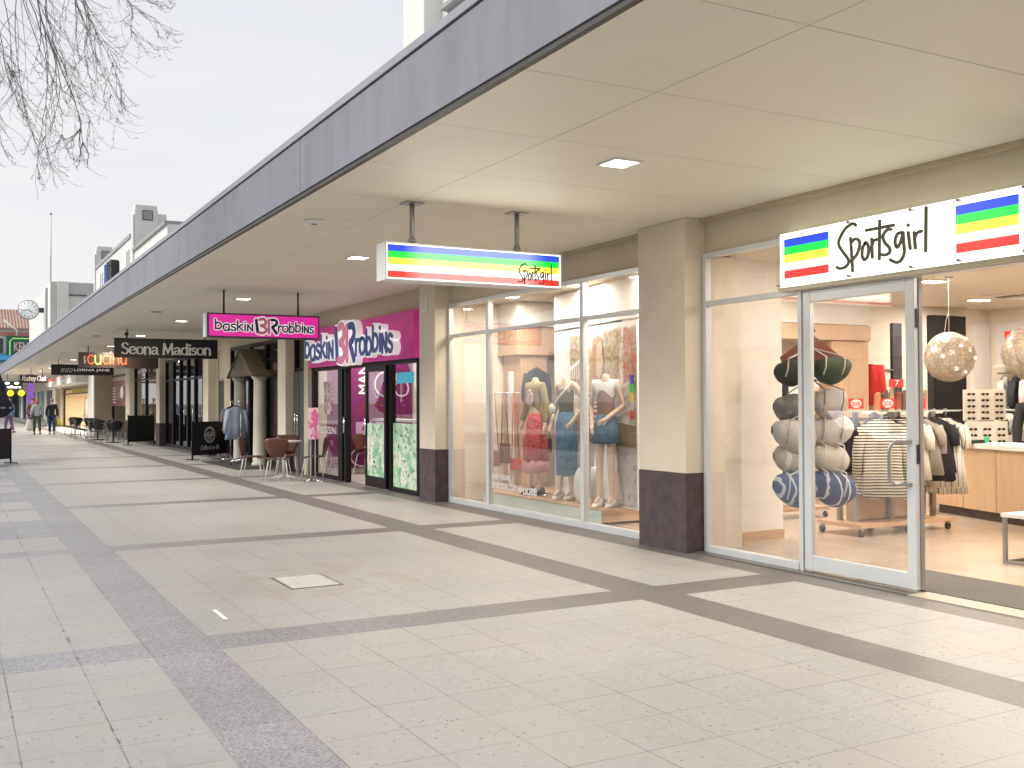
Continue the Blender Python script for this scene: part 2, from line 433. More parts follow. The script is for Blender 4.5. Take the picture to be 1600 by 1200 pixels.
def ribbon(mb, pts, w, o, U, Vv, Nn, m, ext=.004, lift=.002, curve=True, nib=None, k=6):
    """pen stroke of width w along 2-D points, extruded; nib(angle) scales the width"""
    P = catmull(pts, k) if curve else [tuple(q) for q in pts]
    P = [p for i, p in enumerate(P) if i == 0 or math.dist(p, P[i-1]) > 1e-5]
    n = len(P)
    if n < 2: return
    LAY[0] = (LAY[0]+1) % 9; lf = lift+LAY[0]*.00025; tp = lf+ext
    Lf, Rt = [], []
    for i in range(n):
        a, b = P[max(0, i-1)], P[min(n-1, i+1)]
        dx, dy = b[0]-a[0], b[1]-a[1]; d = math.hypot(dx, dy) or 1; ww = w/2*(nib(math.atan2(dy, dx)) if nib else 1)
        Lf.append((P[i][0]-dy/d*ww, P[i][1]+dx/d*ww)); Rt.append((P[i][0]+dy/d*ww, P[i][1]-dx/d*ww))
    vs = []; fs = []
    for l_, r_ in zip(Lf, Rt): vs += [(l_[0], l_[1], tp), (r_[0], r_[1], tp), (l_[0], l_[1], lf), (r_[0], r_[1], lf)]
    for i in range(n-1):
        a, b = 4*i, 4*i+4
        fs += [(a, a+1, b+1, b), (a+2, a, b, b+2), (a+1, a+3, b+3, b+1)]
    for (i, sgn) in ((0, -1), (n-1, 1)):        # round ends
        cx, cy_ = P[i]; l_ = Lf[i]; r0 = math.dist(l_, P[i]); a0 = math.atan2(l_[1]-cy_, l_[0]-cx)
        arc = [(cx+r0*math.cos(a0-sgn*PI*j/6), cy_+r0*math.sin(a0-sgn*PI*j/6)) for j in range(7)]
        b = len(vs); vs += [(x, y, tp) for x, y in arc]+[(x, y, lf) for x, y in arc]
        top = tuple(range(b, b+7)); fs.append(top[::-1] if sgn > 0 else top)
        for j in range(6):
            f = (b+j, b+j+1, b+8+j, b+7+j); fs.append(f if sgn > 0 else f[::-1])
    mb.place(o, U, Vv, Nn, vs, fs, m)
# one-stroke alphabet, x-height .5, cap height .76, descender -.22 ; (advance, strokes), 'L' strokes are straight
GL = {
 'a': (.50, [[(.40,.46),(.25,.51),(.08,.40),(.06,.20),(.14,.02),(.28,.0),(.40,.14),(.41,.34)], 'L', [(.41,.48),(.42,.0)]]),
 'b': (.50, ['L', [(.07,.76),(.07,.0)], [(.07,.34),(.16,.49),(.32,.48),(.42,.32),(.40,.12),(.26,.0),(.12,.04),(.07,.14)]]),
 'c': (.44, [[(.38,.42),(.26,.50),(.11,.43),(.05,.25),(.11,.07),(.26,.0),(.38,.08)]]),
 'd': (.52, ['L', [(.43,.76),(.43,.0)], [(.43,.36),(.34,.49),(.18,.48),(.06,.32),(.07,.12),(.20,.0),(.35,.04),(.43,.15)]]),
 'e': (.47, [[(.06,.26),(.40,.29),(.36,.45),(.23,.51),(.09,.42),(.05,.24),(.12,.06),(.27,.0),(.40,.08)]]),
 'i': (.20, ['L', [(.10,.48),(.10,.0)], 'L', [(.10,.68),(.10,.70)]]),
 'k': (.44, ['L', [(.07,.76),(.07,.0)], 'L', [(.36,.48),(.09,.22)], 'L', [(.16,.27),(.39,.0)]]),
 'l': (.18, ['L', [(.09,.76),(.09,.0)]]),
 'n': (.50, ['L', [(.07,.48),(.07,.0)], [(.07,.30),(.16,.47),(.31,.49),(.40,.38),(.41,.2),(.41,.0)]]),
 'N': (.46, ['L', [(.07,.0),(.07,.52)], 'L', [(.07,.52),(.37,.0)], 'L', [(.37,.0),(.37,.54)]]),
 'o': (.52, [[(.25,.50),(.10,.43),(.05,.25),(.11,.06),(.26,.0),(.41,.07),(.46,.25),(.40,.44),(.25,.50)]]),
 'r': (.34, ['L', [(.07,.48),(.07,.0)], [(.07,.28),(.14,.43),(.31,.47)]]),
 's': (.38, [[(.32,.44),(.20,.50),(.08,.43),(.10,.31),(.24,.24),(.32,.14),(.27,.02),(.15,.0),(.04,.06)]]),
 't': (.30, ['L', [(.13,.68),(.13,.0)], 'L', [(.02,.48),(.26,.48)]]),
 'u': (.50, [[(.07,.48),(.07,.16),(.15,.01),(.29,.0),(.40,.13),(.41,.3)], 'L', [(.41,.48),(.41,.0)]]),
 'y': (.44, ['L', [(.05,.48),(.21,.04)], [(.38,.48),(.24,.08),(.14,-.18),(.02,-.20)]]),
 'A': (.60, ['L', [(.04,.0),(.29,.76)], 'L', [(.29,.76),(.55,.0)], 'L', [(.14,.26),(.45,.26)]]),
 'C': (.60, [[(.54,.66),(.38,.77),(.18,.70),(.06,.48),(.07,.24),(.22,.03),(.42,.0),(.56,.10)]]),
 'M': (.78, ['L', [(.08,.0),(.13,.76)], 'L', [(.13,.76),(.38,.10)], 'L', [(.38,.10),(.64,.76)], 'L', [(.64,.76),(.70,.0)]]),
 'R': (.56, ['L', [(.08,.76),(.08,.0)], [(.08,.74),(.30,.76),(.44,.66),(.42,.48),(.28,.40),(.10,.38)], 'L', [(.25,.38),(.52,.0)]]),
 'S': (.50, [[(.42,.66),(.30,.77),(.13,.72),(.08,.56),(.20,.43),(.36,.34),(.43,.20),(.36,.05),(.20,.0),(.05,.09)]]),
 '@': (.48, [[(.08,.42),(.20,.50),(.33,.46),(.37,.34),(.37,.10),(.44,.0)], [(.37,.28),(.20,.26),(.07,.17),(.07,.06),(.17,.0),(.30,.05),(.37,.14)]]),
 ' ': (.26, []),
}
def strokes(mb, body, o, U, Vv, Nn, w, h, m, pen=.09, ext=.004, nib=None, serif=0, shear=0, ys=None, lift=.002, mats=None):
    """write body with the one-stroke alphabet into a box w wide; h is the cap height (.76 em)"""
    tot = sum(GL[c][0] for c in body); sc = h/.76; sx = w/(tot*sc) if w else 1
    x = 0
    for ci, c in enumerate(body):
        adv, ss = GL[c]; line = False
        dy = ys[ci] if ys else 0
        for q in ss:
            if q == 'L': line = True; continue
            f = [((x+p[0]+shear*p[1])*sc*sx, (p[1]+dy)*sc) for p in q]
            mm = mats[ci] if mats else m
            ribbon(mb, f, pen*sc, o, U, Vv, Nn, mm, ext, lift, curve=not line, nib=nib)
            if serif and line and c != 'k' and abs(q[0][0]-q[-1][0]) < .2:
                for (px, py) in f:
                    ribbon(mb, [(px-serif*sc, py), (px+serif*sc, py)], pen*sc*.35, o, U, Vv, Nn, mm, ext, lift, curve=False)
            line = False
        x += adv

# ------------------------------------------------------------------ bodies (skin modifier) and cloth
def skin(name, chain, edges, mats_, parent, root=0, sub=2, loc=V(0, 0, 0)):
    """chain: list of ((x,y,z), radius or (rx,ry)); grows one continuous surface"""
    me = bpy.data.meshes.new(name); me.from_pydata([Vector(p) for p, r in chain], edges, [])
    o = bpy.data.objects.new(name, me); COL.objects.link(o)
    sk = o.modifiers.new('skin', 'SKIN')
    if not me.skin_vertices:
        bm = bmesh.new(); bm.from_mesh(me); bm.verts.layers.skin.verify(); bm.to_mesh(me); bm.free()
    for i, (p, r) in enumerate(chain):
        d = me.skin_vertices[0].data[i]; d.radius = (r, r) if isinstance(r, (int, float)) else r
        d.use_root = (i == root)
    sk.use_smooth_shade = True
    ss = o.modifiers.new('sub', 'SUBSURF'); ss.levels = ss.render_levels = sub
    dg = bpy.context.evaluated_depsgraph_get(); m2 = bpy.data.meshes.new_from_object(o.evaluated_get(dg))
    bpy.data.objects.remove(o); bpy.data.meshes.remove(me)
    m2.name = name; m2.materials.clear(); m2.materials.append(mats_)
    o = bpy.data.objects.new(name, m2); COL.objects.link(o); o.parent = parent
    OFF[o.name] = V(0, 0, 0)
    return o
def drape(mb, prof, c, m, folds=9, amp=.12, rz=0, n=48, seed=1):
    """hollow-looking hanging cloth: prof = (z, half width, half depth); folds deepen downward"""
    rnd = random.Random(seed); ph = [rnd.uniform(0, 6.28) for _ in range(3)]; c = Vector(c); vs = []; k = len(prof)
    for i, (z, a, b) in enumerate(prof):
        t = i/(k-1)
        for j in range(n):
            g = 2*PI*j/n
            f = 1+amp*t*(.6*math.sin(folds*g+ph[0])+.4*math.sin((folds*.5//1+3)*g+ph[1]+2*t))
            x, y = a*math.cos(g)*f, b*math.sin(g)*f*(1+amp*math.sin(5*g+ph[2]))
            zz = z+.012*t*math.sin(3*g+ph[1])
            vs.append(c+V(x*math.cos(rz)-y*math.sin(rz), x*math.sin(rz)+y*math.cos(rz), zz))
    fs = [(i*n+j, (i+1)*n+j, (i+1)*n+(j+1) % n, i*n+(j+1) % n) for i in range(k-1) for j in range(n)]
    fs += [tuple(range(n)), tuple(range((k-1)*n, k*n))[::-1]]
    return mb.add(vs, fs, m, True)

# ================================================================== SETTING
def setting(name, mb): return mb.build(name, kind='structure')
mt_ground = mat('far_ground', (.20, .20, .19), .9, var=.1, vs=.1)
mt_asph = mat('asphalt', (.055, .055, .058), .85, bump=.5, bs=90, var=.2, vs=2)
mt_kerb = mat('kerb_stone', (.33, .32, .31), .8, bump=.3)
setting('ground', MB().add([(-700, -500, -.30), (700, -500, -.30), (700, 900, -.30), (-700, 900, -.30)], [(0, 1, 2, 3)], mt_ground))
setting('footpath', MB().box(-3.0, 6.62, -12, 128, -.25, 0, mt_pave))
setting('road', MB().box(-9.6, -3.16, -30, 128, -.25, -.14, mt_asph))
kb = MB()
for y in range(-12, 128, 2): kb.box(-3.15, -3.005, y+.004, y+1.996, -.25, .0, mt_kerb)
setting('kerb', kb)
setting('opposite_footpath', MB().box(-14.2, -9.6, -30, 128, -.25, 0, mat('opp_paving', (.42, .41, .39), .8)))
mt_line = mat('road_paint', (.7, .7, .66), .7)
ln = MB()
for y in range(-20, 120, 6): ln.box(-6.45, -6.33, y, y+3, -.139, -.135, mt_line)
setting('road_line', ln)
mt_tile = None
def shopfloor():
    m, n, l, b = newmat('shop_floor_tile'); g = G_(m)
    geo = n.new('ShaderNodeNewGeometry'); P = geo.outputs['Position']
    sp = n.new('ShaderNodeSeparateXYZ'); l.new(P, sp.inputs[0])
    fx_ = g.m('FRACT', g.m('DIVIDE', sp.outputs[0], .6)); fy_ = g.m('FRACT', g.m('DIVIDE', sp.outputs[1], .6))
    j = g.m('MAXIMUM', g.m('LESS_THAN', fx_, .007), g.m('LESS_THAN', fy_, .007))
    c = g.ramp(g.noise(P, 2.5, 5), .3, .7, (.46, .39, .31), (.53, .45, .36))
    l.new(g.mix(g.m('MULTIPLY', j, .5), c, (.35, .28, .2)), b.inputs['Base Color'])
    b.inputs['Roughness'].default_value = .22
    return m
setting('shop_floor', MB().box(6.62, 15.6, 1.5, 14.3, -.2, .002, shopfloor()))
setting('parlour_floor', MB().box(6.62, 12, 14.3, 21.2, -.2, .002, mat('parlour_tile', (.5, .49, .47), .3)))
setting('arcade_floor', MB().box(6.62, 13, 21.2, 128, -.2, -.001, mat('arcade_tile', (.30, .27, .24), .4)))

# ================================================================== CANOPY
Y0, Y1 = -8.0, 124.0
cn = thing('street_canopy', 'long flat grey edged canopy over the footpath along all the shopfronts', 'canopy', (2.67, 8, 3.3))
sf = MB()
rows = [3.62+1.21*i for i in range(-10, 101)]
mt_screw = mat('screw_head', (.6, .57, .5), .4, .5)
for i in range(len(rows)-1):
    if 1 < rows[i] < 13:
        for k in range(5):
            for x_ in (2.80+k*.19, 3.70+k*.68):
                for e_ in (-.03, .03): sf.tube([(x_, rows[i]+e_, 3.301), (x_, rows[i]+e_, 3.299)], .0035, mt_screw, 6)
    y, y2 = rows[i]+.003, rows[i+1]-.003
    for x, x2 in ((2.725, 3.607), (3.613, 6.57)): sf.box(x, x2, y, y2, 3.30, 3.318, mt_ceil)
sf.box(2.725, 6.57, rows[0], rows[-1], 3.322, 3.34, mat('soffit_gap', (.25, .21, .17), .8))
sf.build('soffit', cn)
fa = MB(); seams = [-8, -2.9, 2.95, 8.74, 14.5, 20.3, 22.6, 28.4, 34.2, 40, 45.8, 51.6, 57.4, 63.2, 69, 74.8, 80.6, 86.4, 92.2, 98, 103.8, 109.6, 115.4, 124]
for a, b in zip(seams, seams[1:]): fa.box(2.67, 2.75, a+.004, b-.004, 3.33, 3.80, mt_fascia)
fa.box(2.685, 2.75, Y0, Y1, 3.34, 3.79, mt_black)
fa.build('fascia', cn)
MB().box(2.682, 2.722, Y0, Y1, 3.296, 3.326, mat('drip_edge', (.07, .065, .06), .5)).build('drip_edge', cn)
MB().box(2.655, 2.83, Y0, Y1, 3.812, 3.868, mt_cap).box(2.68, 2.80, Y0, Y1, 3.79, 3.812, mt_black).build('cap_flashing', cn)
MB().box(2.79, 6.55, Y0, Y1, 3.70, 3.74, mat('roof_sheet', (.5, .5, .5), .6)).build('roof', cn)
MB().box(6.50, 6.569, Y0, 14, 3.262, 3.298, mt_creamd).build('cornice', cn)

# downlights: recessed square fittings (frame, diffuser, lamp)
dl = local('canopy_downlight', 'recessed square white downlight in the canopy soffit', 'ceiling light', 'downlights in the canopy soffit')
f = MB()
for a, b, c, d in ((-.17, .17, -.17, -.145), (-.17, .17, .145, .17), (-.17, -.145, -.145, .145), (.145, .17, -.145, .145)):
    f.box(a*.74, b*.74, c*.74, d*.74, -.012, .004, mt_wht)
f.build('frame', dl)
MB().box(-.106, .106, -.106, .106, -.006, .003, mt_lamp).build('diffuser', dl)
area('lamp', dl, (0, 0, -.02), .20, 27, (1, .92, .80))
DLY = [6.39-5.72, 6.39+5.72, 6.39+2*5.72, 23.3, 28.85, 34.6, 40.3, 46, 51.7, 57.5, 63.2, 69, 75, 81]
wh = ['above the hanging rainbow light box', 'overhead behind the camera', 'nearest behind the rainbow light box', 'above the pink hanging sign', 'behind the pink hanging sign', 'just behind the black serif hanging sign', 'in front of the brown cafe hanging sign', 'behind the brown cafe hanging sign', 'in front of the small dark hanging sign', 'over the cafe chairs', 'behind the small dark hanging sign', 'over the purple column', 'over the far pedestrians', 'over the farthest shops', 'last along the canopy']
putat(dl, (4.42, 6.39, 3.297)); dl['label'] = 'square white downlight in the canopy soffit nearest the shop door'
for i, y in enumerate(DLY): dup(dl, (4.43, y, 3.297), 0, 'square white downlight in the canopy soffit '+wh[i+1])
sm = thing('smoke_detector', 'round white detector on the soffit beside the canopy edge', 'detector', (3.145, 9.84, 3.3), 0)
MB().lathe([(.10, 3.298), (.10, 3.285), (.085, 3.27), (.05, 3.262)], (3.145, 9.84, 0), mt_wht).build('housing', sm)
MB().lathe([(.035, 3.262), (.03, 3.255)], (3.145, 9.84, 0), mt_grey).build('sensor', sm)
mt_vent = mat('vent_metal', (.30, .28, .26), .5)
for k, (x, y) in enumerate(((3.55, 21.2), (3.4, 29.5), (3.5, 40), (3.6, 52))):
    v = thing('soffit_vent', 'small dark oval speaker grille on the soffit '+['over the pink sign', 'before the black serif sign', 'over the brown cafe sign', 'over the far cafe'][k], 'vent', (x, y, 3.3), 0, 'soffit grilles')
    MB().lathe([(.11, 3.299), (.10, 3.288), (.04, 3.284)], (x, y, 0), mt_vent).build('grille', v)

# ================================================================== FASHION SHOP
FX0 = 6.57
shop = thing('shop_building', 'nearest cream shop building with lit display windows and glass door', 'building', (FX0, 8.5, 0))
w = MB()
w.box(6.57, 6.80, 1.5, 14.0, 2.95, 3.30, mt_cream)
w.box(6.50, 6.569, 1.5, 6.665, 2.502, 2.948, mt_cream); w.box(6.435, 6.499, 4.44, 6.85, 2.452, 2.488, mt_cream)
w.box(6.57, 6.80, 1.5, 6.665, 2.505, 2.949, mt_cream)
w.build('front_wall', shop)
up = MB(); up.box(6.6, 6.9, -9, 14.3, 3.34, 8.5, mt_white); up.box(6.55, 6.9, -9, 14.3, 8.5, 8.62, mt_white)
up.box(6.48, 6.6, 12.9, 14.1, 7.42, 7.50, mt_grey); up.box(6.30, 6.9, 14.3, 15.12, 3.34, 9.6, mt_white); up.box(6.52, 6.599, -9, 12.6, 7.1, 7.2, mt_white)
up.build('upper_wall', shop, bevel=.01)
def pillar(par, y0, y1, x0=6.32, x1=6.75, split=.78, z1=3.298, label=None):
    p = MB().box(x0, x1, y0, y1, split, z1, mt_pillar).build('pillar', par, bevel=.006, label=label)
    MB().box(x0-.004, x1, y0-.004, y1+.004, -.01, split-.001, mt_brown).build('plinth', p, bevel=.005)
    return p
pillar(shop, 8.03, 8.81, x1=6.599)
pillar(shop, 13.98, 14.56, x1=6.599)
pillar(shop, 2.4, 3.25)
# aluminium shopfront frames
def frame(par, y0, y1, zt, mull, tz=None, x0=6.53, x1=6.60, wdt=.05, m=mt_alu, z0=0.0, sill=.075, name='window_frame'):
    f = MB()
    f.box(x0, x1, y0, y0+wdt, z0, zt, m); f.box(x0, x1, y1-wdt, y1, z0, zt, m)
    f.box(x0-.004, x1+.004, y0+wdt, y1-wdt, zt-wdt, zt, m); f.box(x0-.012, x1+.004, y0+wdt, y1-wdt, z0, z0+sill, m)
    cuts = [y0+wdt]+[v for q in sorted(mull) for v in (q-wdt/2-.012, q+wdt/2+.012)]+[y1-wdt]
    for q in mull: f.box(x0-.006, x1+.002, q-wdt/2-.012, q+wdt/2+.012, z0+sill, zt-wdt, m)
    if tz:
        for a, b in zip(cuts[::2], cuts[1::2]): f.box(x0-.003, x1, a, b, tz-.025, tz+.025, m)
    return f.build(name, par, bevel=.003)
frame(shop, 8.82, 14.0-.03, 2.95, [10.245, 12.68], 2.47)
frame(shop, 6.67, 8.02, 2.95, [], 2.45)
def pane(par, y0, y1, z0, z1, x=6.565, m=mt_glass, name='glass_pane'):
    return MB().box(x-.004, x+.004, y0, y1, z0, z1, m).build(name, par)
for a, b in ((8.872, 10.205), (10.285, 11.386), (11.394, 12.64), (12.72, 13.92)):
    pane(shop, a, b, .077, 2.444); pane(shop, a, b, 2.497, 2.899)
pane(shop, 6.722, 7.968, .077, 2.423); pane(shop, 6.722, 7.968, 2.477, 2.899)
# side jambs between pillar and frame
MB().box(6.602, 7.045, 8.05, 8.10, 0, 2.94, mt_warmwall).build('reveal', shop)
MB().box(6.602, 7.045, 8.74, 8.80, 0, 2.94, mt_warmwall).build('reveal', shop)
MB().box(6.602, 6.749, 13.975, 14.25, 0, 2.94, mt_warmwall).build('reveal', shop)
# door: leaf of aluminium with pull handle
dr = MB(); X0, X1 = 6.515, 6.562
dr.box(X0, X1, 5.46, 5.545, .03, 2.44, mt_alu); dr.box(X0, X1, 6.555, 6.64, .03, 2.44, mt_alu)
dr.box(X0+.002, X1-.002, 5.545, 6.555, .03, .155, mt_alu); dr.box(X0+.002, X1-.002, 5.545, 6.555, 2.345, 2.44, mt_alu)
door = dr.build('door', shop, bevel=.004)
pane(door, 5.547, 6.553, .157, 2.343, 6.54)
h = MB(); hz = [(0, 1.17), (-.085, 1.17), (-.115, 1.14), (-.12, 1.08), (-.12, .92), (-.115, .865), (-.085, .84), (0, .84)]
h.tube([(6.515+a, 5.50+(-a)*.9, z) for a, z in hz], .014, mt_steel, 10)
h.build('handle', door)
MB().box(6.562, 6.60, 5.452, 5.47, .03, 2.44, mt_grey).box(6.53, 6.56, 5.452, 5.459, 1.0, 1.15, mt_black).box(6.53, 6.56, 5.452, 5.459, 2.05, 2.2, mt_black).build('hinge_strip', door)
MB().box(6.50, 6.615, 6.646, 6.668, 0, 2.45, mt_alu).box(6.50, 6.60, 3.25, 6.645, 2.445, 2.501, mt_alu).build('door_frame', shop, bevel=.003)
MB().box(6.40, 6.62, 3.25, 5.45, .0, .012, mat('threshold_stone', (.40, .36, .30), .5)).build('threshold', shop)
MB().box(6.40, 6.53, 5.452, 8.03, .0, .012, mat('track_metal', (.18, .17, .16), .4, .4)).build('door_track', shop)
# interior shell
iw = MB()
iw.box(7.05, 7.93, 8.40, 8.52, .0, 3.0, mt_whitewall)                     # white nib wall right of the pillar
iw.box(6.95, 7.045, 8.101, 8.739, .0, 3.0, mt_warmwall)
iw.box(6.75, 15.5, 14.12, 14.25, 0, 3.0, mt_warmwall)
iw.box(8.0, 15.5, 11.40, 11.52, 0, 3.0, mt_warmwall)
iw.box(15.40, 15.52, 1.5, 11.40, 0, 3.0, mt_warmwall)
iw.box(6.8, 15.5, 1.5, 1.62, 0, 3.0, mt_warmwall)
iw.build('interior_wall', shop)
MB().box(7.05, 7.935, 8.385, 8.40, 0, .10, mt_wood_h).box(7.93, 7.94, 8.40, 8.52, 0, .10, mt_wood_h).build('skirting', shop)
ic = MB().box(6.80, 15.5, 1.62, 14.12, 3.0, 3.06, mat('interior_ceiling', (.70, .62, .52), .7, var=.02))
for (a, b) in ((12.4, 7.4), (13.8, 9.3), (10.2, 10.0)):
    ic.box(a-.6, a+.6, b-.6, b+.6, 2.985, 2.999, mt_wht); ic.box(a-.45, a+.45, b-.45, b+.45, 2.972, 2.984, mat('diffuser_slot', (.25, .2, .16), .8)); ic.box(a-.35, a+.35, b-.35, b+.35, 2.955, 2.97, mt_wht)
ic.build('interior_ceiling', shop)
# timber bulkhead over the back wall bays, fins, black strips and a shelf bay
bk = MB(); bk.box(8.0, 11.9, 10.75, 11.39, 2.36, 2.58, mt_wood); bk.box(8.0, 11.9, 10.78, 11.39, 2.59, 2.995, mt_whitewall)
bk.box(11.15, 11.9, 10.8, 11.38, .0, 2.355, mt_wood)
bk.box(11.98, 12.16, 11.30, 11.395, 0, 2.7, mt_dark); bk.box(13.0, 13.2, 11.30, 11.395, 0, 2.7, mt_dark)
bk.box(12.18, 12.98, 11.34, 11.395, 0, 2.7, mt_warmwall); bk.box(13.9, 14.7, 11.28, 11.395, 0, 2.86, mt_black)
bk.box(8.7, 8.73, 11.2, 11.39, 0, 2.35, mt_wht); bk.box(10.0, 10.03, 11.2, 11.39, 0, 2.35, mt_wht)
bk.build('wall_bays', shop)
wt = MB(); wt.box(7.55, 8.0, 13.55, 14.11, 0, 2.20, mt_wood); wt.box(7.45, 9.2, 13.5, 14.11, 2.20, 2.62, mt_wood); wt.box(7.45, 9.2, 13.45, 14.11, 2.63, 2.99, mt_whitewall); wt.build('timber_column', shop)
# interior downlights: small bright fittings with real lamps
il = local('interior_downlight', 'x', 'ceiling light', 'downlights inside the fashion shop')
MB().box(-.17, .17, -.12, .12, -.014, .0, mt_wht).build('frame', il)
MB().box(-.14, .14, -.09, .09, -.019, -.0145, emis('lamp_warm', (1, .84, .62), 12)).build('diffuser', il)
area('lamp', il, (0, 0, -.03), .8, 20, (1, .89, .77))
ILP = [(6.98, 9.5), (6.98, 11.2), (6.98, 12.9), (7.7, 7.3), (7.7, 5.2), (9.11, 6.4), (10.9, 8.84), (9.4, 9.6), (11.6, 5.0), (13.4, 7.2), (13.6, 10.2), (9.3, 3.5)]
wl = ['over the right end of the display window', 'over the middle of the display window', 'over the left end of the display window', 'behind the narrow side window', 'just inside the doorway mat', 'near the right edge above the white tables', 'left of the first globe pendant', 'above the striped shirt rack', 'over the till counter', 'between the ceiling grilles', 'near the back wall corner', 'over the right hand side of the shop']
ILE = {}
for i, (x, y) in enumerate(ILP):
    o = putat(il, (x, y, 2.999)) if i == 0 else dup(il, (x, y, 2.999))
    o['label'] = 'bright warm rectangular ceiling light inside the shop '+wl[i]
    if i in (0, 1, 2):
        for ch in o.children:
            if ch.type == 'LIGHT': ch.data = ch.data.copy(); ch.data.energy = 46
    if i == 3:
        for ch in o.children:
            if ch.type == 'LIGHT': ch.data = ch.data.copy(); ch.data.energy = 7

# big backlit sign over the door
sg = thing('shop_sign', 'wide backlit white shop sign with rainbow squares over the glass door', 'sign', (6.5, 5.6, 2.72))
MB().box(6.45, 6.498, 4.45, 6.84, 2.49, 2.965, mt_signw).build('light_box', sg)
MB().box(6.42, 6.426, 4.425, 6.862, 2.47, 2.985, mt_acryl).build('cover_sheet', sg)
SCOL = [(.012, .05, .62), (.0, .62, .06), (.95, .72, .05), (.62, .60, .58), (.82, .02, .02)]
SE = [emis('sign_colour_%s' % n_, c, .95) for n_, c in zip(('blue', 'green', 'yellow', 'silver', 'red'), SCOL)]
for a, b in ((6.265, 6.785), (4.515, 5.02)):
    q = MB()
    for k in range(5):
        z1 = 2.912-k*.0696; q.box(6.444, 6.449, a, b, z1-.0696, z1, SE[k])
    q.build('rainbow_square', sg)
WORD = [('c', [(0.266, 1.008), (0.236, 1.052), (0.164, 0.985), (0.107, 0.81), (0.095, 0.683), (0.13, 0.537), (0.177, 0.39), (0.193, 0.288), (0.16, 0.2), (0.104, 0.185), (0.075, 0.22)]), ('l', [(0.214, 0.767), (0.231, 0.098)]), ('c', [(0.218, 0.67), (0.257, 0.735), (0.296, 0.69), (0.3, 0.575), (0.275, 0.423), (0.232, 0.322)]), ('c', [(0.357, 0.617), (0.331, 0.533), (0.325, 0.373), (0.348, 0.285), (0.379, 0.355), (0.387, 0.513), (0.368, 0.62), (0.352, 0.613)]), ('l', [(0.418, 0.675), (0.421, 0.31)]), ('c', [(0.416, 0.503), (0.433, 0.623), (0.465, 0.647)]), ('l', [(0.494, 1.002), (0.486, 0.255)]), ('l', [(0.366, 0.865), (0.621, 0.867)]), ('c', [(0.595, 0.795), (0.559, 0.795), (0.522, 0.7), (0.536, 0.567), (0.579, 0.443), (0.579, 0.35), (0.542, 0.315), (0.51, 0.335)]), ('c', [(0.688, 0.697), (0.652, 0.68), (0.63, 0.55), (0.648, 0.425), (0.679, 0.515), (0.699, 0.663)]), ('c', [(0.702, 0.693), (0.707, 0.49), (0.711, 0.305), (0.685, 0.175), (0.642, 0.135), (0.585, 0.208)]), ('l', [(0.748, 0.673), (0.763, 0.363)]), ('l', [(0.747, 0.82), (0.75, 0.807)]), ('l', [(0.799, 0.653), (0.808, 0.355)]), ('c', [(0.801, 0.53), (0.823, 0.63), (0.863, 0.657)]), ('l', [(0.903, 1.078), (0.896, 0.27)])]
mt_ink = mat('olive_ink', (.085, .08, .045), .5, var=0)
def word(mb, o, U, Vv, Nn, w, h, pen, m, ext, lift=.002):
    for k, q in WORD: ribbon(mb, [(p[0]*w, p[1]*h) for p in q], pen, o, U, Vv, Nn, m, ext, lift, curve=(k == 'c'), k=8)
lt = MB(); word(lt, (6.40, 6.20, 2.50), (0, -1, 0), (0, 0, 1), (-1, 0, 0), 1.07, .40, .0245, mt_ink, .012)
lt.build('lettering', sg)
sf_ = MB()
for y in (6.83, 6.02, 5.40, 4.98, 4.455):
    for z in (2.945, 2.508): sf_.lathe([(.010, 0), (.010, .03)], (0, 0, 0), mt_steel, 10) if 0 else sf_.tube([(6.405, y, z), (6.45, y, z)], .011, mt_steel, 10)
sf_.build('standoff', sg)

# hanging rainbow light box
s1 = thing('hanging_sign', 'rainbow striped backlit light box hanging from two steel rods under the canopy', 'sign', (4.26, 8.58, 2.6), 0)
b = MB(); b.box(3.352, 5.166, 8.475, 8.68, 2.578, 2.915, mt_wht)
for a in ((3.352, 5.166, 2.903, 2.915), (3.352, 5.166, 2.578, 2.590)): b.box(a[0], a[1], 8.455, 8.475, a[2], a[3], mt_alu)
for a in ((3.352, 3.364), (5.154, 5.166)): b.box(a[0], a[1], 8.455, 8.475, 2.590, 2.903, mt_alu)
b.build('casing', s1, bevel=.003)
b = MB(); b.box(3.366, 5.152, 8.466, 8.4745, 2.592, 2.901, mt_signw)
def tubelit(name, c, e):
    """backlit vinyl: the tubes behind burn brightest towards the middle of the box"""
    m, n, l, b = newmat(name); g = G_(m); geo = n.new('ShaderNodeNewGeometry'); sp = n.new('ShaderNodeSeparateXYZ'); l.new(geo.outputs['Position'], sp.inputs[0])
    t = g.m('MINIMUM', g.m('MAXIMUM', g.m('MULTIPLY', g.m('SUBTRACT', .74, g.m('ABSOLUTE', g.m('SUBTRACT', sp.outputs[0], 4.257))), 5), 0), 1)
    l.new(g.mix(g.m('MULTIPLY', t, .26), tuple(c), (1, 1, .96)), b.inputs['Emission Color']); l.new(g.m('MULTIPLY', g.m('ADD', g.m('MULTIPLY', t, .35), .8), e), b.inputs['Emission Strength'])
    b.inputs['Base Color'].default_value = tuple(c)+(1,); return m
ST = [tubelit('stripe_%s' % n_, c, e) for n_, c, e in zip(('blue', 'green', 'yellow', 'white', 'red'), [(.012, .06, .62), (.0, .60, .04), (.88, .72, .05), (.95, .95, .92), (.85, .03, .02)], (.85, .85, .9, 1.0, .85))]
for k in range(5):
    z1 = 2.893-k*.0585; b.box(3.374, 5.142, 8.462, 8.4655, z1-.0585, z1, ST[k])
b.build('face', s1)
b = MB(); word(b, (4.655, 8.46, 2.588), (1, 0, 0), (0, 0, 1), (0, -1, 0), .44, .20, .0125, mat('sign_black', (.03, .03, .03), .6, var=0), .001, .001)
b.build('lettering', s1)
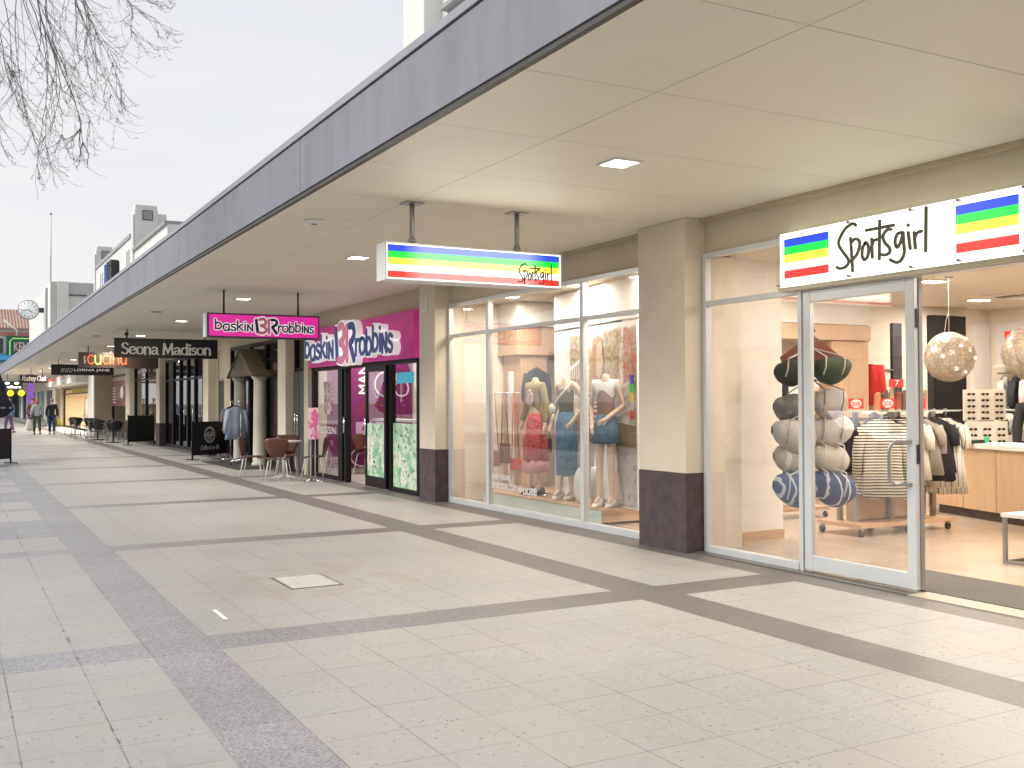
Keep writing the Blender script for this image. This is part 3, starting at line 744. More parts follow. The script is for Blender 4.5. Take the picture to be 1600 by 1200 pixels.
area('tube_lamp', s1, (4.26, 8.40, 2.75), (1.6, .25), 3, (1, .97, .9)); bpy.data.objects['tube_lamp'].rotation_euler = (R(-90), 0, 0)
for x in (3.657, 4.742):
    q = MB(); q.tube([(x, 8.58, 2.908), (x, 8.58, 3.298)], .023, mt_steel, 12)
    q.box(x-.09, x+.09, 8.50, 8.66, 3.288, 3.297, mt_steel); q.tube([(x-.04, 8.58, 2.955), (x+.04, 8.58, 2.955)], .008, mt_steel, 8); q.lathe([(.032, 2.94), (.032, 2.975)], (x, 8.58, 0), mt_steel, 12)
    q.build('rod', s1)

# ================================================================== OTHER HANGING SIGNS
mt_pink = mat('magenta_panel', (.76, .045, .38), .6, var=.05)
mt_pinkl = emis('magenta_lit', (.56, .015, .27), .55)
mt_blue = mat('letter_blue', (.025, .075, .33), .5, var=0)
mt_navy = mat('navy_ink', (.01, .014, .10), .5, var=0)
mt_pk = mat('light_pink', (.80, .22, .45), .4, var=0)
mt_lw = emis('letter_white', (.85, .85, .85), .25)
def signbox(label, y, x0, x1, z0, z1, body, face=None, t=.10, border=.02, rods=None, top=3.298, rr=.014):
    s = thing('hanging_sign', label, 'sign', ((x0+x1)/2, y, z0))
    b = MB(); b.box(x0, x1, y, y+t, z0, z1, body)
    b.build('casing', s, bevel=.003)
    if face:
        MB().box(x0+border, x1-border, y-.003, y-.0005, z0+border, z1-border, face).build('face', s)
    q = MB()
    for x in rods or (): q.tube([(x, y+t/2, z1-.01), (x, y+t/2, top)], rr, mt_black, 8)
    if rods: q.build('rod', s)
    return s
EX, EZ, EN = (1, 0, 0), (0, 0, 1), (0, -1, 0)
def two_scoops(mb_w, mb_b, mb_p, o, U, Vv, Nn, w, h, d_w=.004, d=.004, mt_navy=mt_navy, fat=1.0):
    """lower case lettering either side of the tall divided monogram, outlined in white"""
    bs = [.02, -.02, .03, .0, .02, -.04]
    for (txt, u0, uw, ys) in (('baskiN', 0, .385, [.12, -.0, .02, .05, .02, .0]), ('robbiNs', .625, .375, [.0, .0, -.03, .05, .04, -.02, -.02])):
        oo = Vector(o)+Vector(U)*u0*w+Vector(Vv)*h*.16
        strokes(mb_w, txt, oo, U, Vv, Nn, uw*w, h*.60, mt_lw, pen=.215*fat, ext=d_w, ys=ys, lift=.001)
        strokes(mb_b, txt, oo+Vector(Nn)*(d_w+.003), U, Vv, Nn, uw*w, h*.60, mt_navy, pen=.125, ext=d, ys=ys, lift=.001)
    X = lambda p: [((.385+.24*a)*w, b*h) for a, b in p]
    three = [(.24, .92), (.40, .96), (.50, .78), (.44, .60), (.30, .53)]; three_b = [(.31, .51), (.45, .44), (.52, .24), (.40, .06), (.22, .08)]
    two = [(.74, .92), (.90, .90), (.96, .72), (.88, .55), (.78, .46), (.84, .30), (.95, .05)]
    for c, q, pn in (('l', [(.10, .88), (.16, .10)], .15), ('c', three, .15), ('c', three_b, .15), ('l', [(.62, .92), (.63, .04)], .13), ('c', two, .15)):
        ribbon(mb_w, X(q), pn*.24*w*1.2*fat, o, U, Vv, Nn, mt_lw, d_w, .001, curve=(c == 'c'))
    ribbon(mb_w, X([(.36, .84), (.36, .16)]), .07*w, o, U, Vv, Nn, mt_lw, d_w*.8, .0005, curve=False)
    oo = Vector(o)+Vector(Nn)*(d_w+.003)
    ribbon(mb_b, X([(.10, .88), (.16, .10)]), .12*.24*w, oo, U, Vv, Nn, mt_navy, d, .001, curve=False)
    ribbon(mb_p, X(three), .12*.24*w, oo, U, Vv, Nn, mt_pk, d, .001); ribbon(mb_p, X(three_b), .12*.24*w, oo, U, Vv, Nn, mt_pk, d, .001)
    ribbon(mb_p, X([(.62, .92), (.63, .04)]), .10*.24*w, oo, U, Vv, Nn, mt_pk, d, .001, curve=False)
    ribbon(mb_b, X(two), .12*.24*w, oo, U, Vv, Nn, mt_navy, d, .001)
s2 = signbox('magenta hanging sign with navy ice cream shop lettering and black edge', 16.45, 3.525, 5.345, 2.53, 2.917, mt_black, mt_pinkl, .22, .022, (3.805, 5.015), rr=.016)
MB().box(3.500, 3.524, 16.47, 16.66, 2.535, 2.912, mt_alu).build('end_panel', s2)
a, b, c = MB(), MB(), MB(); two_scoops(a, b, c, (3.63, 16.446, 2.60), EX, EZ, EN, 1.62, .25, .002, .002, fat=1.25)
a.build('letter_outline', s2); b.build('lettering', s2); c.build('monogram', s2)
s3 = signbox('black hanging sign with silver serif lettering above the cafe barriers', 26.5, 3.46, 5.933, 2.602, 3.083, mt_black, None, .09, 0, (3.76, 5.62))
a = MB(); nib = lambda t: .55+.75*abs(math.sin(t))
mt_silver = mat('silver_letter', (.90, .89, .86), .5, 0, var=0)
strokes(a, 'Seon@ M@dison', (3.62, 26.498, 2.70), EX, EZ, EN, 2.15, .26, mt_silver, pen=.115, ext=.01, nib=nib, serif=.085)
a.build('lettering', s3)
q = MB(); q.tube([(3.72, 26.4, 3.084), (3.72, 26.35, 3.15)], .012, mt_black); q.ball((3.72, 26.33, 3.17), .05, mt_black, 10, 6); q.build('spotlight', s3)
s4 = signbox('brown hanging cafe sign with orange rounded lettering', 35.0, 3.511, 5.93, 2.615, 3.11, mat('sign_brown', (.055, .038, .028), .5), None, .10, 0, (3.80, 5.6))
a = MB(); mt_or = emis('sign_orange', (.80, .15, .04), .04); mt_yo = emis('sign_lime', (.60, .50, .15), .04)
strokes(a, 'cucina', (3.76, 34.998, 2.74), EX, EZ, EN, 1.22, .42, mt_or, pen=.072, ext=.008, mats=[mt_or, mt_yo, mt_or, mt_or, mt_or, mt_or])
a.build('lettering', s4); a = MB()
text(a, 'CAFE', (3.72, 34.998, 2.76), (0, 0, 1), (-1, 0, 0), EN, .22, .06, mt_silver)
a.build('lettering', s4)
s5 = signbox('black hanging sign with white capital lettering and three slanted marks', 45.0, 3.499, 5.86, 2.63, 3.06, mt_black, None, .10, 0, (3.78, 5.5))
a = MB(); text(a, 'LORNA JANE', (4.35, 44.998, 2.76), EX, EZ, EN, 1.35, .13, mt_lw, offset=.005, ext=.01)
for k in range(3):
    x = 3.86+k*.155
    for p0, p1 in (((0, 0), (.035, .12)), ((.035, .12), (.12, .12)), ((.12, .12), (.085, 0)), ((.085, 0), (0, 0))):
        ribbon(a, [(p0[0], p0[1]), (p1[0], p1[1])], .022, (x, 44.998, 2.765), EX, EZ, EN, mt_wht, .008, .001, curve=False)
a.build('lettering', s5)
s6 = signbox('small dark brown hanging sign with white looping script', 58.0, 3.046, 4.36, 2.54, 2.95, mat('sign_maroon', (.03, .012, .014), .5), None, .10, 0, (3.56, 4.1))
a = MB(); strokes(a, 'Rodney Clark', (3.14, 57.998, 2.66), EX, EZ, EN, 1.14, .24, mt_wht, pen=.075, ext=.008, shear=.22); a.build('lettering', s6)
s7 = signbox('far black jewellery shop hanging sign with white rounded letters', 70.0, 2.72, 3.85, 2.36, 2.85, mt_black, None, .12, 0, (3.0, 3.6))
a = MB(); text(a, 'ellers', (2.95, 69.998, 2.42), EX, EZ, EN, .80, .18, emis('white_lit', (1, 1, .95), .9), offset=.03)
a.build('lettering', s7)
for x in (2.98, 3.50):
    a = MB(); a.add([(x+.14*math.cos(t*PI/8), 69.99, 2.73+.08*math.sin(t*PI/8)) for t in range(16)], [tuple(range(16))], MATS['white_lit']); a.build('emblem', s7)
mt_yel = emis('yellow_lit', (.85, .80, .02), .6)
for k, x in enumerate((3.16, 3.76)):
    o = thing('round_sign', 'yellow round sale sign hanging '+('left under the far black jewellery sign' if k == 0 else 'right of the other yellow round sign by the purple column'), 'sign', (x, 70, 2.0))
    MB().tube([(x, 69.95, 2.12), (x, 69.99, 2.12)], .19, mt_yel, 20).build('disc', o)
    a = MB(); text(a, 'SALE', (x-.12, 69.948, 2.08), EX, EZ, EN, .24, .08, mt_black); a.build('lettering', o)
    MB().tube([(x, 70, 2.3), (x, 70, 2.37)], .01, mt_black, 6).build('cord', o)

# ================================================================== ICE CREAM PARLOUR
bx = thing('parlour_building', 'ice cream parlour front with magenta fascia board and sliding glass doors', 'building', (6.5, 17.7, 0))
w = MB(); w.box(6.52, 6.8, 14.56, 20.75, 2.96, 3.298, mt_cream); w.box(6.40, 6.8, 20.45, 20.72, 0, 2.96, mt_cream)
w.box(6.8, 12, 20.60, 20.66, 0, 3.1, mt_whitewall); w.box(11.9, 12, 14.3, 20.6, 0, 3.1, mat('mauve_wall', (.35, .2, .3), .7)); w.box(6.8, 12, 14.3, 14.4, 0, 3.1, mt_whitewall)
w.box(6.8, 12, 14.3, 20.66, 3.1, 3.15, mt_whitewall); w.build('wall', bx)
MB().box(6.40, 6.52, 14.95, 20.44, 2.19, 2.955, mt_pinkl if 0 else mt_pink).build('fascia_board', bx, bevel=.004)
a, b, c = MB(), MB(), MB()
two_scoops(a, b, c, (6.395, 20.25, 2.22), (0, -1, 0), EZ, (-1, 0, 0), 4.75, .70, .12, .012, mt_blue)
mt_cd = mat('letter_return', (.62, .60, .56), .4)
a.build('letter_outline', bx); b.build('lettering', bx); c.build('monogram', bx)
# frame posts
f = MB()
for y0, y1 in ((14.95, 15.03), (16.10, 16.24), (18.30, 18.42), (18.66, 18.80), (20.28, 20.42)): f.box(6.47, 6.56, y0, y1, 0, 2.188, mt_blackf)
f.box(6.475, 6.555, 15.03, 16.10, 0, .07, mt_blackf); f.box(6.475, 6.555, 18.80, 20.28, 0, .07, mt_blackf); f.box(6.475, 6.555, 15.03, 20.28, 2.12, 2.188, mt_blackf)
f.build('window_frame', bx, bevel=.003)
pane(bx, 15.03, 16.10, .07, 2.12, 6.52); pane(bx, 18.80, 20.28, .07, 2.12, 6.52)
d = MB(); d.box(6.42, 6.465, 16.22, 16.30, .02, 2.12, mt_blackf); d.box(6.42, 6.465, 17.12, 17.20, .02, 2.12, mt_blackf); d.box(6.422, 6.463, 16.30, 17.12, .02, .20, mt_blackf); d.box(6.422, 6.463, 16.30, 17.12, 2.02, 2.12, mt_blackf)
d = d.build('sliding_door', bx, bevel=.003); pane(d, 16.30, 17.12, .20, 2.02, 6.443)
MB().tube([(6.40, 17.15, .92), (6.40, 17.15, 1.22)], .018, mt_chrome, 8).build('handle', d)
d = MB(); d.box(6.42, 6.465, 18.22, 18.30, .02, 2.12, mt_blackf); d.box(6.42, 6.465, 18.42, 18.60, .02, 2.12, mt_blackf); d = d.build('sliding_door', bx, bevel=.003)
MB().tube([(6.40, 18.26, .92), (6.40, 18.26, 1.22)], .018, mt_chrome, 8).build('handle', d)
# window poster film: scoops of ice cream
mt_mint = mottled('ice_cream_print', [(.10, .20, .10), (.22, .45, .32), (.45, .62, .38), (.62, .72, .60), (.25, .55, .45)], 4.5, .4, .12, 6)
mt_choc = mat('choc_print', (.07, .04, .02), .5)
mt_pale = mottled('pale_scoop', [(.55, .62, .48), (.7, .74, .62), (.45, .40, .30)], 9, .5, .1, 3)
def scoops(par, y0, y1, z0, z1, x, seed):
    rnd = random.Random(seed); q = MB(); q.box(x, x+.003, y0, y1, z0, z1, mt_mint)
    for i in range(7):
        cy_, cz = rnd.uniform(y0+.12, y1-.12), rnd.uniform(z0+.15, z1-.15); r = rnd.uniform(.10, .17)
        r = min(r, cy_-y0-.01, y1-cy_-.01, cz-z0-.01, z1-cz-.01)
        pts = [(x-.001-i*.0006, cy_+r*math.cos(t*PI/10)*(1+.08*rnd.random()), cz+r*1.3*min(1, 1)*math.sin(t*PI/10)*(1 if cz+r*1.3 < z1 and cz-r*1.3 > z0 else .75)) for t in range(20)]
        q.add(pts, [tuple(range(20))], mt_pale if i % 2 else mt_mint)
    for i in range(34):
        cy_, cz, r = rnd.uniform(y0+.04, y1-.04), rnd.uniform(z0+.04, z1-.04), rnd.uniform(.008, .026)
        q.add([(x-.007, cy_+r*math.cos(t)*rnd.uniform(.6, 1.3), cz+r*math.sin(t)) for t in [k*PI/3 for k in range(6)]], [tuple(range(6))], mt_choc)
    return q.build('window_poster', par)
scoops(bx, 15.04, 16.09, .08, 1.14, 6.505, 3); scoops(bx, 16.31, 17.11, .21, 1.12, 6.430, 5)
q = MB(); q.box(6.55, 6.95, 14.98, 17.2, 1.16, 1.20, mt_wht); q.build('counter_top', bx)
# window lettering
q = MB(); mt_vin = mat('white_vinyl', (.75, .72, .74), .5, var=0)
strokes(q, 'Co', (6.50, 17.05, 1.58), (0, -1, 0), EZ, (-1, 0, 0), .75, .45, mt_vin, pen=.04, ext=.002)
strokes(q, 'i', (6.512, 15.85, 1.5), (0, -1, 0), EZ, (-1, 0, 0), .2, .5, mt_vin, pen=.04, ext=.002)
strokes(q, 'S', (6.505, 19.7, .18), (0, -1, 0), EZ, (-1, 0, 0), .5, .55, mt_vin, pen=.06, ext=.002)
text(q, 'HERE', (6.507, 19.2, 1.55), EZ, (0, 1, 0), (-1, 0, 0), .42, .10, mt_vin, ext=.002)
text(q, 'FROZEN', (6.507, 20.15, .88), (0, -1, 0), EZ, (-1, 0, 0), 1.1, .13, mt_vin, ext=.002)
q.build('window_lettering', bx)
MB().box(6.505, 6.507, 19.3, 19.75, 1.25, 1.9, mottled('window_print', [(.55, .05, .1), (.6, .55, .5), (.3, .1, .2), (.7, .6, .6)], 7, .5, 0, 5)).build('window_sticker', bx)
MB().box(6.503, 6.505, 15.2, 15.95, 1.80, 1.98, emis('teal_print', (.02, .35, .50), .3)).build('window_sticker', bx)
ns = thing('neon_sign', 'small red glowing neon open sign behind the parlour door glass', 'sign', (6.8, 16.6, 1.9))
q = MB(); q.box(6.80, 6.82, 16.35, 16.85, 1.82, 2.02, mat('neon_back', (.35, .02, .05), .4)); q.build('backboard', ns)
q = MB(); text(q, 'OPEN', (6.79, 16.80, 1.86), (0, -1, 0), EZ, (-1, 0, 0), .40, .12, emis('neon_red', (1, .12, .15), 2.5)); q.build('lettering', ns)
# purple graphic wall
gw = MB(); gw.box(6.81, 8.75, 20.54, 20.595, .12, 2.9, mat('purple_panel', (.19, .015, .13), .5)); gw = gw.build('graphic_wall', bx)
q = MB(); text(q, 'MAN', (7.74, 20.538, 1.66), EZ, (-1, 0, 0), EN, .62, .22, mt_wht, ext=.004, offset=.02)
strokes(q, 'Co', (7.85, 20.538, 1.62), EX, EZ, EN, .85, .5, mt_vin, pen=.05, ext=.003)
text(q, 'ATE', (7.50, 20.538, 1.22), EX, EZ, EN, .75, .25, mat('dim_maroon', (.26, .03, .05), .5), ext=.004, offset=.01)
text(q, 'PP', (7.46, 20.538, .62), EX, EZ, EN, .9, .45, mat('lilac_print', (.50, .33, .55), .5), ext=.004, offset=.03)
strokes(q, 'Co', (7.3, 20.538, .14), EX, EZ, EN, 1.1, .40, mt_vin, pen=.06, ext=.003)
q.build('graphic_lettering', gw)
for k, y in enumerate((16.2, 19.6)):
    o = dup(il, (7.9, y, 3.099)); o['label'] = 'bright rectangular ceiling light inside the ice cream parlour '+('behind the ice cream posters' if k == 0 else 'before the purple wall'); o['group'] = 'downlights inside the parlour'
wp = thing('wall_plaque', 'small white notice plate on the cream wall above the magenta board', 'sign', (6.31, 14.35, 2.95))
MB().box(6.305, 6.318, 14.25, 14.45, 2.86, 3.08, mt_wht).build('plate', wp, bevel=.003)
q = MB()
for k in range(5): q.box(6.303, 6.305, 14.28, 14.42, 2.89+k*.035, 2.897+k*.035, mt_grey)
q.build('text_rows', wp)

# ================================================================== SHOPS FURTHER ALONG
def vfront(par, y0, y1, zt, mulls, trans, glass=mt_glass_dark, fm=mt_blackf, x=6.56, back=None, backx=1.2, mw=.10, ceil=True):
    f = MB()
    f.box(x-.05, x+.04, y0, y0+.09, 0, zt, fm); f.box(x-.05, x+.04, y1-.09, y1, 0, zt, fm)
    f.box(x-.045, x+.035, y0+.09, y1-.09, zt-.09, zt, fm); f.box(x-.045, x+.035, y0+.09, y1-.09, 0, .10, fm)
    for q in mulls: f.box(x-.055, x+.045, q-mw/2, q+mw/2, .1, zt-.09, fm)
    cuts = [y0+.09]+[v for q in sorted(mulls) for v in (q-mw/2, q+mw/2)]+[y1-.09]
    for a, b in zip(cuts[::2], cuts[1::2]): f.box(x-.04, x+.03, a, b, trans-.03, trans+.03, fm)
    f.build('window_frame', par)
    for a, b in zip(cuts[::2], cuts[1::2]):
        pane(par, a, b, .10, trans-.03, x, glass); pane(par, a, b, trans+.03, zt-.09, x, glass)
    r = MB(); m = back or mt_grey
    r.box(x+backx, x+backx+.1, y0-.1, y1+.1, 0, 3.0, m); r.box(x+.05, x+backx, y0-.1, y0, 0, 3.0, m); r.box(x+.05, x+backx, y1, y1+.1, 0, 3.0, m)
    if ceil: r.box(x+.05, x+backx, y0, y1, zt+.02, zt+.06, m)
    r.build('interior_wall', par)
# boutique: recessed dark doors, pillar, wide black window
bt = thing('boutique_building', 'cream boutique with dark glass doors and a wide black framed window behind the portico', 'building', (6.57, 24.5, 0))
MB().box(6.57, 6.80, 20.75, 30.0, 2.96, 3.298, mt_cream).box(6.57, 6.8, 27.62, 28.55, 0, 2.96, mt_cream).box(6.57, 6.8, 29.3, 29.41, 0, 2.96, mt_cream).build('wall', bt)
MB().box(6.56, 6.569, 27.62, 28.5, 0, .78, mt_brown).build('plinth', bt)
vfront(bt, 20.78, 21.78, 2.95, [], 2.2, back=mt_dark)
q = MB().box(6.47, 6.50, 20.9, 21.28, .05, 2.15, mt_dark).box(6.47, 6.50, 21.32, 21.7, .05, 2.15, mt_dark).build('door', bt)
MB().tube([(6.47, 21.22, .78), (6.41, 21.22, .80), (6.41, 21.22, 1.22), (6.47, 21.22, 1.24)], .013, mt_chrome).build('handle', q)
MB().tube([(6.47, 21.40, .78), (6.41, 21.40, .80), (6.41, 21.40, 1.22), (6.47, 21.40, 1.24)], .013, mt_chrome).build('handle', q)
pillar(bt, 21.79, 22.39); pillar(bt, 29.41, 30.08)
vfront(bt, 22.4, 27.6, 2.95, [24.1, 25.6], 2.5, mw=.16, back=mat('boutique_wall', (.35, .33, .30), .7), backx=2.0)
q = MB(); q.box(6.60, 6.62, 22.75, 23.75, 2.20, 2.45, mt_red); q.build('window_banner', bt)
q = MB(); text(q, 'REDUCED', (6.598, 23.72, 2.26), (0, -1, 0), EZ, (-1, 0, 0), .94, .13, mt_wht, offset=.015); q.build('banner_lettering', bt)
MB().box(6.585, 6.60, 28.57, 29.28, 0, 2.1, mt_dark).box(6.57, 6.60, 28.56, 29.29, 2.1, 2.16, mt_grey).box(6.6, 6.8, 28.57, 29.28, 2.16, 2.96, mt_cream).build('side_door', bt)
# display clothes in the boutique window
rnd = random.Random(4)
for k, (y, colr, nm) in enumerate(((23.1, (.03, .28, .27), 'teal'), (24.7, (.30, .04, .06), 'dark red'), (27.0, (.45, .47, .5), 'pale grey'))):
    q = MB(); m = mat('dress_%d' % k, colr, .85)
    drape(q, [(1.75, .05, .04), (1.68, .19, .07), (1.4, .17, .09), (1.1, .18, .1), (.6, .27, .15)], (7.0, y, 0), m, rz=PI/2, n=24)
    q.tube([(7.0, y, 1.76), (7.0, y, 2.6)], .006, mt_black, 5)
    tag(q.build('hanging_dress', at=(7.0, y, .6)), nm+' dress hanging in the boutique window '+['right of the portico', 'between the portico columns', 'left of the portico'][k], 'dress')
# dark glazed shop
dk = thing('salon_building', 'shop with tall dark glazed doors and mullions between two cream pillars', 'building', (6.57, 33.8, 0))
MB().box(6.57, 6.80, 30.08, 37.9, 2.96, 3.298, mt_cream).build('wall', dk)
vfront(dk, 30.10, 37.05, 2.95, [31.0, 32.2, 33.3, 34.5, 35.7], 2.25, mw=.16, back=mat('salon_wall', (.22, .21, .22), .6), backx=3)
pillar(dk, 37.1, 37.75)
for y in (32.1, 33.4): MB().tube([(6.49, y, .8), (6.44, y, .82), (6.44, y, 1.3), (6.49, y, 1.32)], .015, mt_chrome, 6).build('handle', dk)
cf = thing('cafe_building', 'cafe front with dark red menu boards in the window behind black chairs', 'building', (6.57, 44, 0))
MB().box(6.57, 6.80, 37.9, 51.3, 2.96, 3.298, mt_cream).build('wall', cf)
vfront(cf, 38.0, 43.9, 2.95, [41.2], 2.4, mw=.14, back=mat('cafe_wall', (.60, .55, .42), .7), backx=2.4)
pillar(cf, 43.9, 45.0)
MB().box(6.57, 6.80, 45.0, 51.3, 2.75, 2.96, mt_cream).build('lintel', cf)
vfront(cf, 45.0, 50.6, 2.75, [], 2.3, mw=.1, back=mat('cafe_dark', (.10, .05, .04), .7), backx=2.0)
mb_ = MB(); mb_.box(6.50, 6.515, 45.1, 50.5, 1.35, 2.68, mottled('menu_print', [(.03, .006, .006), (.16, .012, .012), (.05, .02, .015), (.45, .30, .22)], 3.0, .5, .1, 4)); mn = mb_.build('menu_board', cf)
q = MB(); text(q, 'CIO MARIA YIZZA', (6.498, 50.3, 2.48), (0, -1, 0), EZ, (-1, 0, 0), 5.0, .16, mt_vin)
for k in range(6): q.box(6.494, 6.498, 49.2+.1*(k % 2), 50.2, 1.5+k*.13, 1.54+k*.13, mt_vin)
q.ball((6.5, 47.4, 1.95), (.012, .5, .28), mt_pale, 14, 8); q.build('menu_print', mn)
q = MB(); text(q, 'LORNA', (6.50, 43.0, 2.66), (0, -1, 0), EZ, (-1, 0, 0), 2.2, .14, mt_vin, offset=.02); q.build('window_lettering', cf)
dup_l = dup(il, (7.6, 41, 2.93)); dup_l['label'] = 'ceiling light inside the cafe window with pale walls'; dup_l['group'] = 'lights inside the farther shops'
# stepped out pier and the shop with warm lit window
fs = thing('dress_shop_building', 'far shop with warm lit dress window under a pale awning box', 'building', (6.0, 58, 0))
w = MB(); w.box(5.86, 6.80, 51.3, 53.6, 0, 3.298, mt_creamd); w.box(5.80, 5.859, 51.28, 53.62, 0, 3.298, mt_wht); w.box(6.3, 6.8, 53.6, 78, 2.45, 3.298, mt_cream); w.box(6.2, 6.7, 71.6, 73, 0, 2.45, mt_creamd); w.box(6.1, 6.7, 75.0, 77.5, 0, 2.45, mt_cream)
w.build('wall', fs)
vfront(fs, 54.0, 71.5, 2.4, [55.5], 2.05, glass=mt_glass_clear, x=6.35, back=mat('lit_wall', (.75, .60, .36), .7), backx=2.2, mw=.3)
MB().box(5.3, 6.25, 54.2, 72, 2.52, 2.98, mt_white).build('awning_box', fs)
q = MB(); q.box(5.295, 5.299, 56, 58.5, 2.78, 2.96, mt_grey); q.box(5.295, 5.299, 65, 70, 2.8, 2.97, mt_red); q.box(5.295, 5.299, 59.5, 63, 2.8, 2.95, mat('awning_pink', (.7, .3, .3), .6)); q.build('awning_print', fs)
MB().box(6.27, 6.30, 56, 66, 2.08, 2.34, mat('yellow_black_board', (.35, .30, .02), .6)).build('window_header', fs)
for k, y in enumerate((57.5, 62.5, 68)):
    o = dup(il, (7.0, y, 2.40)); o['label'] = 'warm ceiling light inside the far dress shop '+['nearer the pier', 'in the middle of its window', 'nearer the purple column'][k]; o['group'] = 'lights inside the farther shops'
    for ch in o.children:
        if ch.type == 'LIGHT': ch.data = ch.data.copy(); ch.data.energy = 260
for k, (y, c1) in enumerate(((57.0, (.55, .35, .25)), (59.0, (.12, .12, .16)), (61.0, (.6, .5, .12)), (63.0, (.62, .45, .38)), (65.0, (.5, .42, .36)))):
    q = MB(); drape(q, [(1.75, .05, .05), (1.65, .22, .1), (1.3, .18, .1), (.5, .3, .18)], (6.95, y, 0), mat('far_dress_%d' % k, c1, .85), rz=PI/2, n=16)
    q.tube([(6.95, y, 0), (6.95, y, 1.85)], .02, mt_black, 6)
    tag(q.build('dress_form', at=(6.95, y, 0)), ['tan', 'dark grey', 'mustard', 'pink', 'beige'][k]+' dress on a stand in the warm lit far shop window', 'dress')
fr = thing('corner_shops_building', 'far row of shops with purple column and pale panels', 'building', (6.0, 95, 0))
w = MB(); w.box(6.3, 6.8, 78, 124, 2.45, 3.298, mt_cream)
rnd = random.Random(11); y = 78.0; k = 0
pal = [(.55, .62, .62), (.05, .05, .06), (.60, .58, .52), (.05, .25, .24), (.35, .35, .37), (.62, .60, .60), (.10, .08, .09), (.45, .45, .48), (.5, .08, .2), (.4, .42, .45), (.08, .08, .1)]
while y < 122:
    d_ = rnd.uniform(2.0, 4.5); w.box(6.2+rnd.uniform(0, .3), 6.7, y, y+d_-.05, 0, 2.45, mat('far_panel_%d' % (k % 11), pal[k % 11], .6)); y += d_; k += 1
w.build('wall', fr)
MB().box(4.13, 4.50, 70.4, 70.75, 0, 3.29, mat('purple_column', (.16, .06, .45), .5)).build('column', fr)

# ================================================================== BUILDINGS ABOVE THE CANOPY
mt_slot = mat('louvre', (.30, .30, .30), .6)
tb = thing('tower_building', 'white deco building with two square vented towers and a projecting blue and black sign', 'building', (6.6, 48, 0))
w = MB(); w.box(6.6, 7.2, 45.5, 57.5, 3.34, 8.45, mt_white); w.box(6.6, 7.2, 37.2, 44.6, 3.34, 7.75, mt_white)
w.build('front_wall', tb)
MB().box(6.54, 7.2, 45.5, 57.5, 8.45, 8.62, mt_grey).box(6.5, 7.2, 37.2, 44.6, 7.75, 7.87, mt_grey).build('coping', tb)
for y, x1 in ((44.6, 7.54), (57.5, 7.45)):
    q = MB(); q.box(6.6, x1, y, y+.95, 3.34, 9.55, mt_white); q.box(6.63, x1-.03, y+.03, y+.92, 9.55, 9.73, mt_white); q.box(6.52, 6.6, y, y+.3, 3.34, 9.3, mt_white)
    q = q.build('tower', tb, bevel=.05)
    c = (6.6+x1)/2+.05
    v = MB(); v.box(c-.21, c+.21, y-.02, y-.004, 9.08, 9.50, mt_dark); v.box(c-.18, c+.18, y-.026, y-.02, 9.11, 9.47, mt_slot)
    v.build('vent', q)
q = MB(); q.box(7.54, 7.90, 44.7, 45.5, 3.34, 9.40, mt_white); q.box(7.9, 8.2, 44.7, 45.5, 3.34, 8.3, mt_white); q.build('stepped_block', tb, bevel=.02)
q = MB()
for y in (45.9, 46.5, 54.6, 55.4): q.box(6.585, 6.599, y, y+.3, 7.15, 8.0, mt_slot)
q.build('slot_window', tb)
ls = thing('letter_sign', 'deep blue and black three dimensional letters on the white tower building', 'sign', (6.5, 50, 6.8))
mt_bl = mat('blue_letter', (.01, .08, .45), .4)
for i, (ch_, y, m) in enumerate((('N', 51.6, mt_bl), ('u', 50.6, mt_black), ('i', 49.6, mt_black))):
    q = MB(); text(q, ch_, (6.58, y, 6.75), (0, -1, 0), EZ, (-1, 0, 0), .8 if i < 2 else .3, 1.25, m, ext=.30, offset=.02); q.build('letter', ls)
MB().box(6.25, 6.598, 48.95, 49.05, 6.6, 7.9, mt_black).build('end_panel', ls)
pb = thing('clock_building', 'low white building with grey panels and a projecting clock', 'building', (6.6, 86, 0))
w = MB(); w.box(6.6, 9.8, 86, 110, 3.34, 10.86, mt_white); w.box(6.63, 7.1, 85.98, 85.999, 3.4, 10.8, mt_grey if 0 else mat('pale_grey_panel', (.50, .50, .49), .7))
w.box(7.9, 9.78, 85.98, 85.999, 9.9, 10.8, MATS['pale_grey_panel']); w.build('wall', pb)
MB().box(7.9, 9.2, 85.9, 85.979, 9.82, 9.9, mt_dark).box(7.35, 7.7, 85.95, 85.999, 10.32, 10.66, mt_slot).box(6.5, 6.599, 88.4, 89.6, 3.4, 10.6, mt_slot).build('trim', pb)
MB().box(7.1, 7.89, 85.7, 85.979, 3.34, 10.86, mt_white).build('pilaster', pb)
MB().box(6.6, 7.6, 58.5, 85.9, 3.34, 6.6, mt_white).build('low_wall', pb)
ck = thing('street_clock', 'round white clock with roman style ticks projecting from the low white building', 'clock', (6.0, 92, 9.4))
q = MB(); q.tube([(5.45, 92.0, 9.1), (5.45, 92.25, 9.1)], .80, mt_grey, 28); q.box(6.1, 6.6, 92.05, 92.2, 8.9, 9.3, mt_dark); q.build('case', ck)
MB().tube([(5.45, 91.96, 9.1), (5.45, 91.995, 9.1)], .72, emis('clock_face', (.75, .78, .80), .12), 28).build('dial', ck)
q = MB()
for k in range(12):
    a_ = k*PI/6; q.obox((5.45+.58*math.sin(a_), 91.95, 9.1+.58*math.cos(a_)), (math.cos(a_)*.022, 0, -math.sin(a_)*.022), (0, .006, 0), (math.sin(a_)*.07, 0, math.cos(a_)*.07), mt_black)
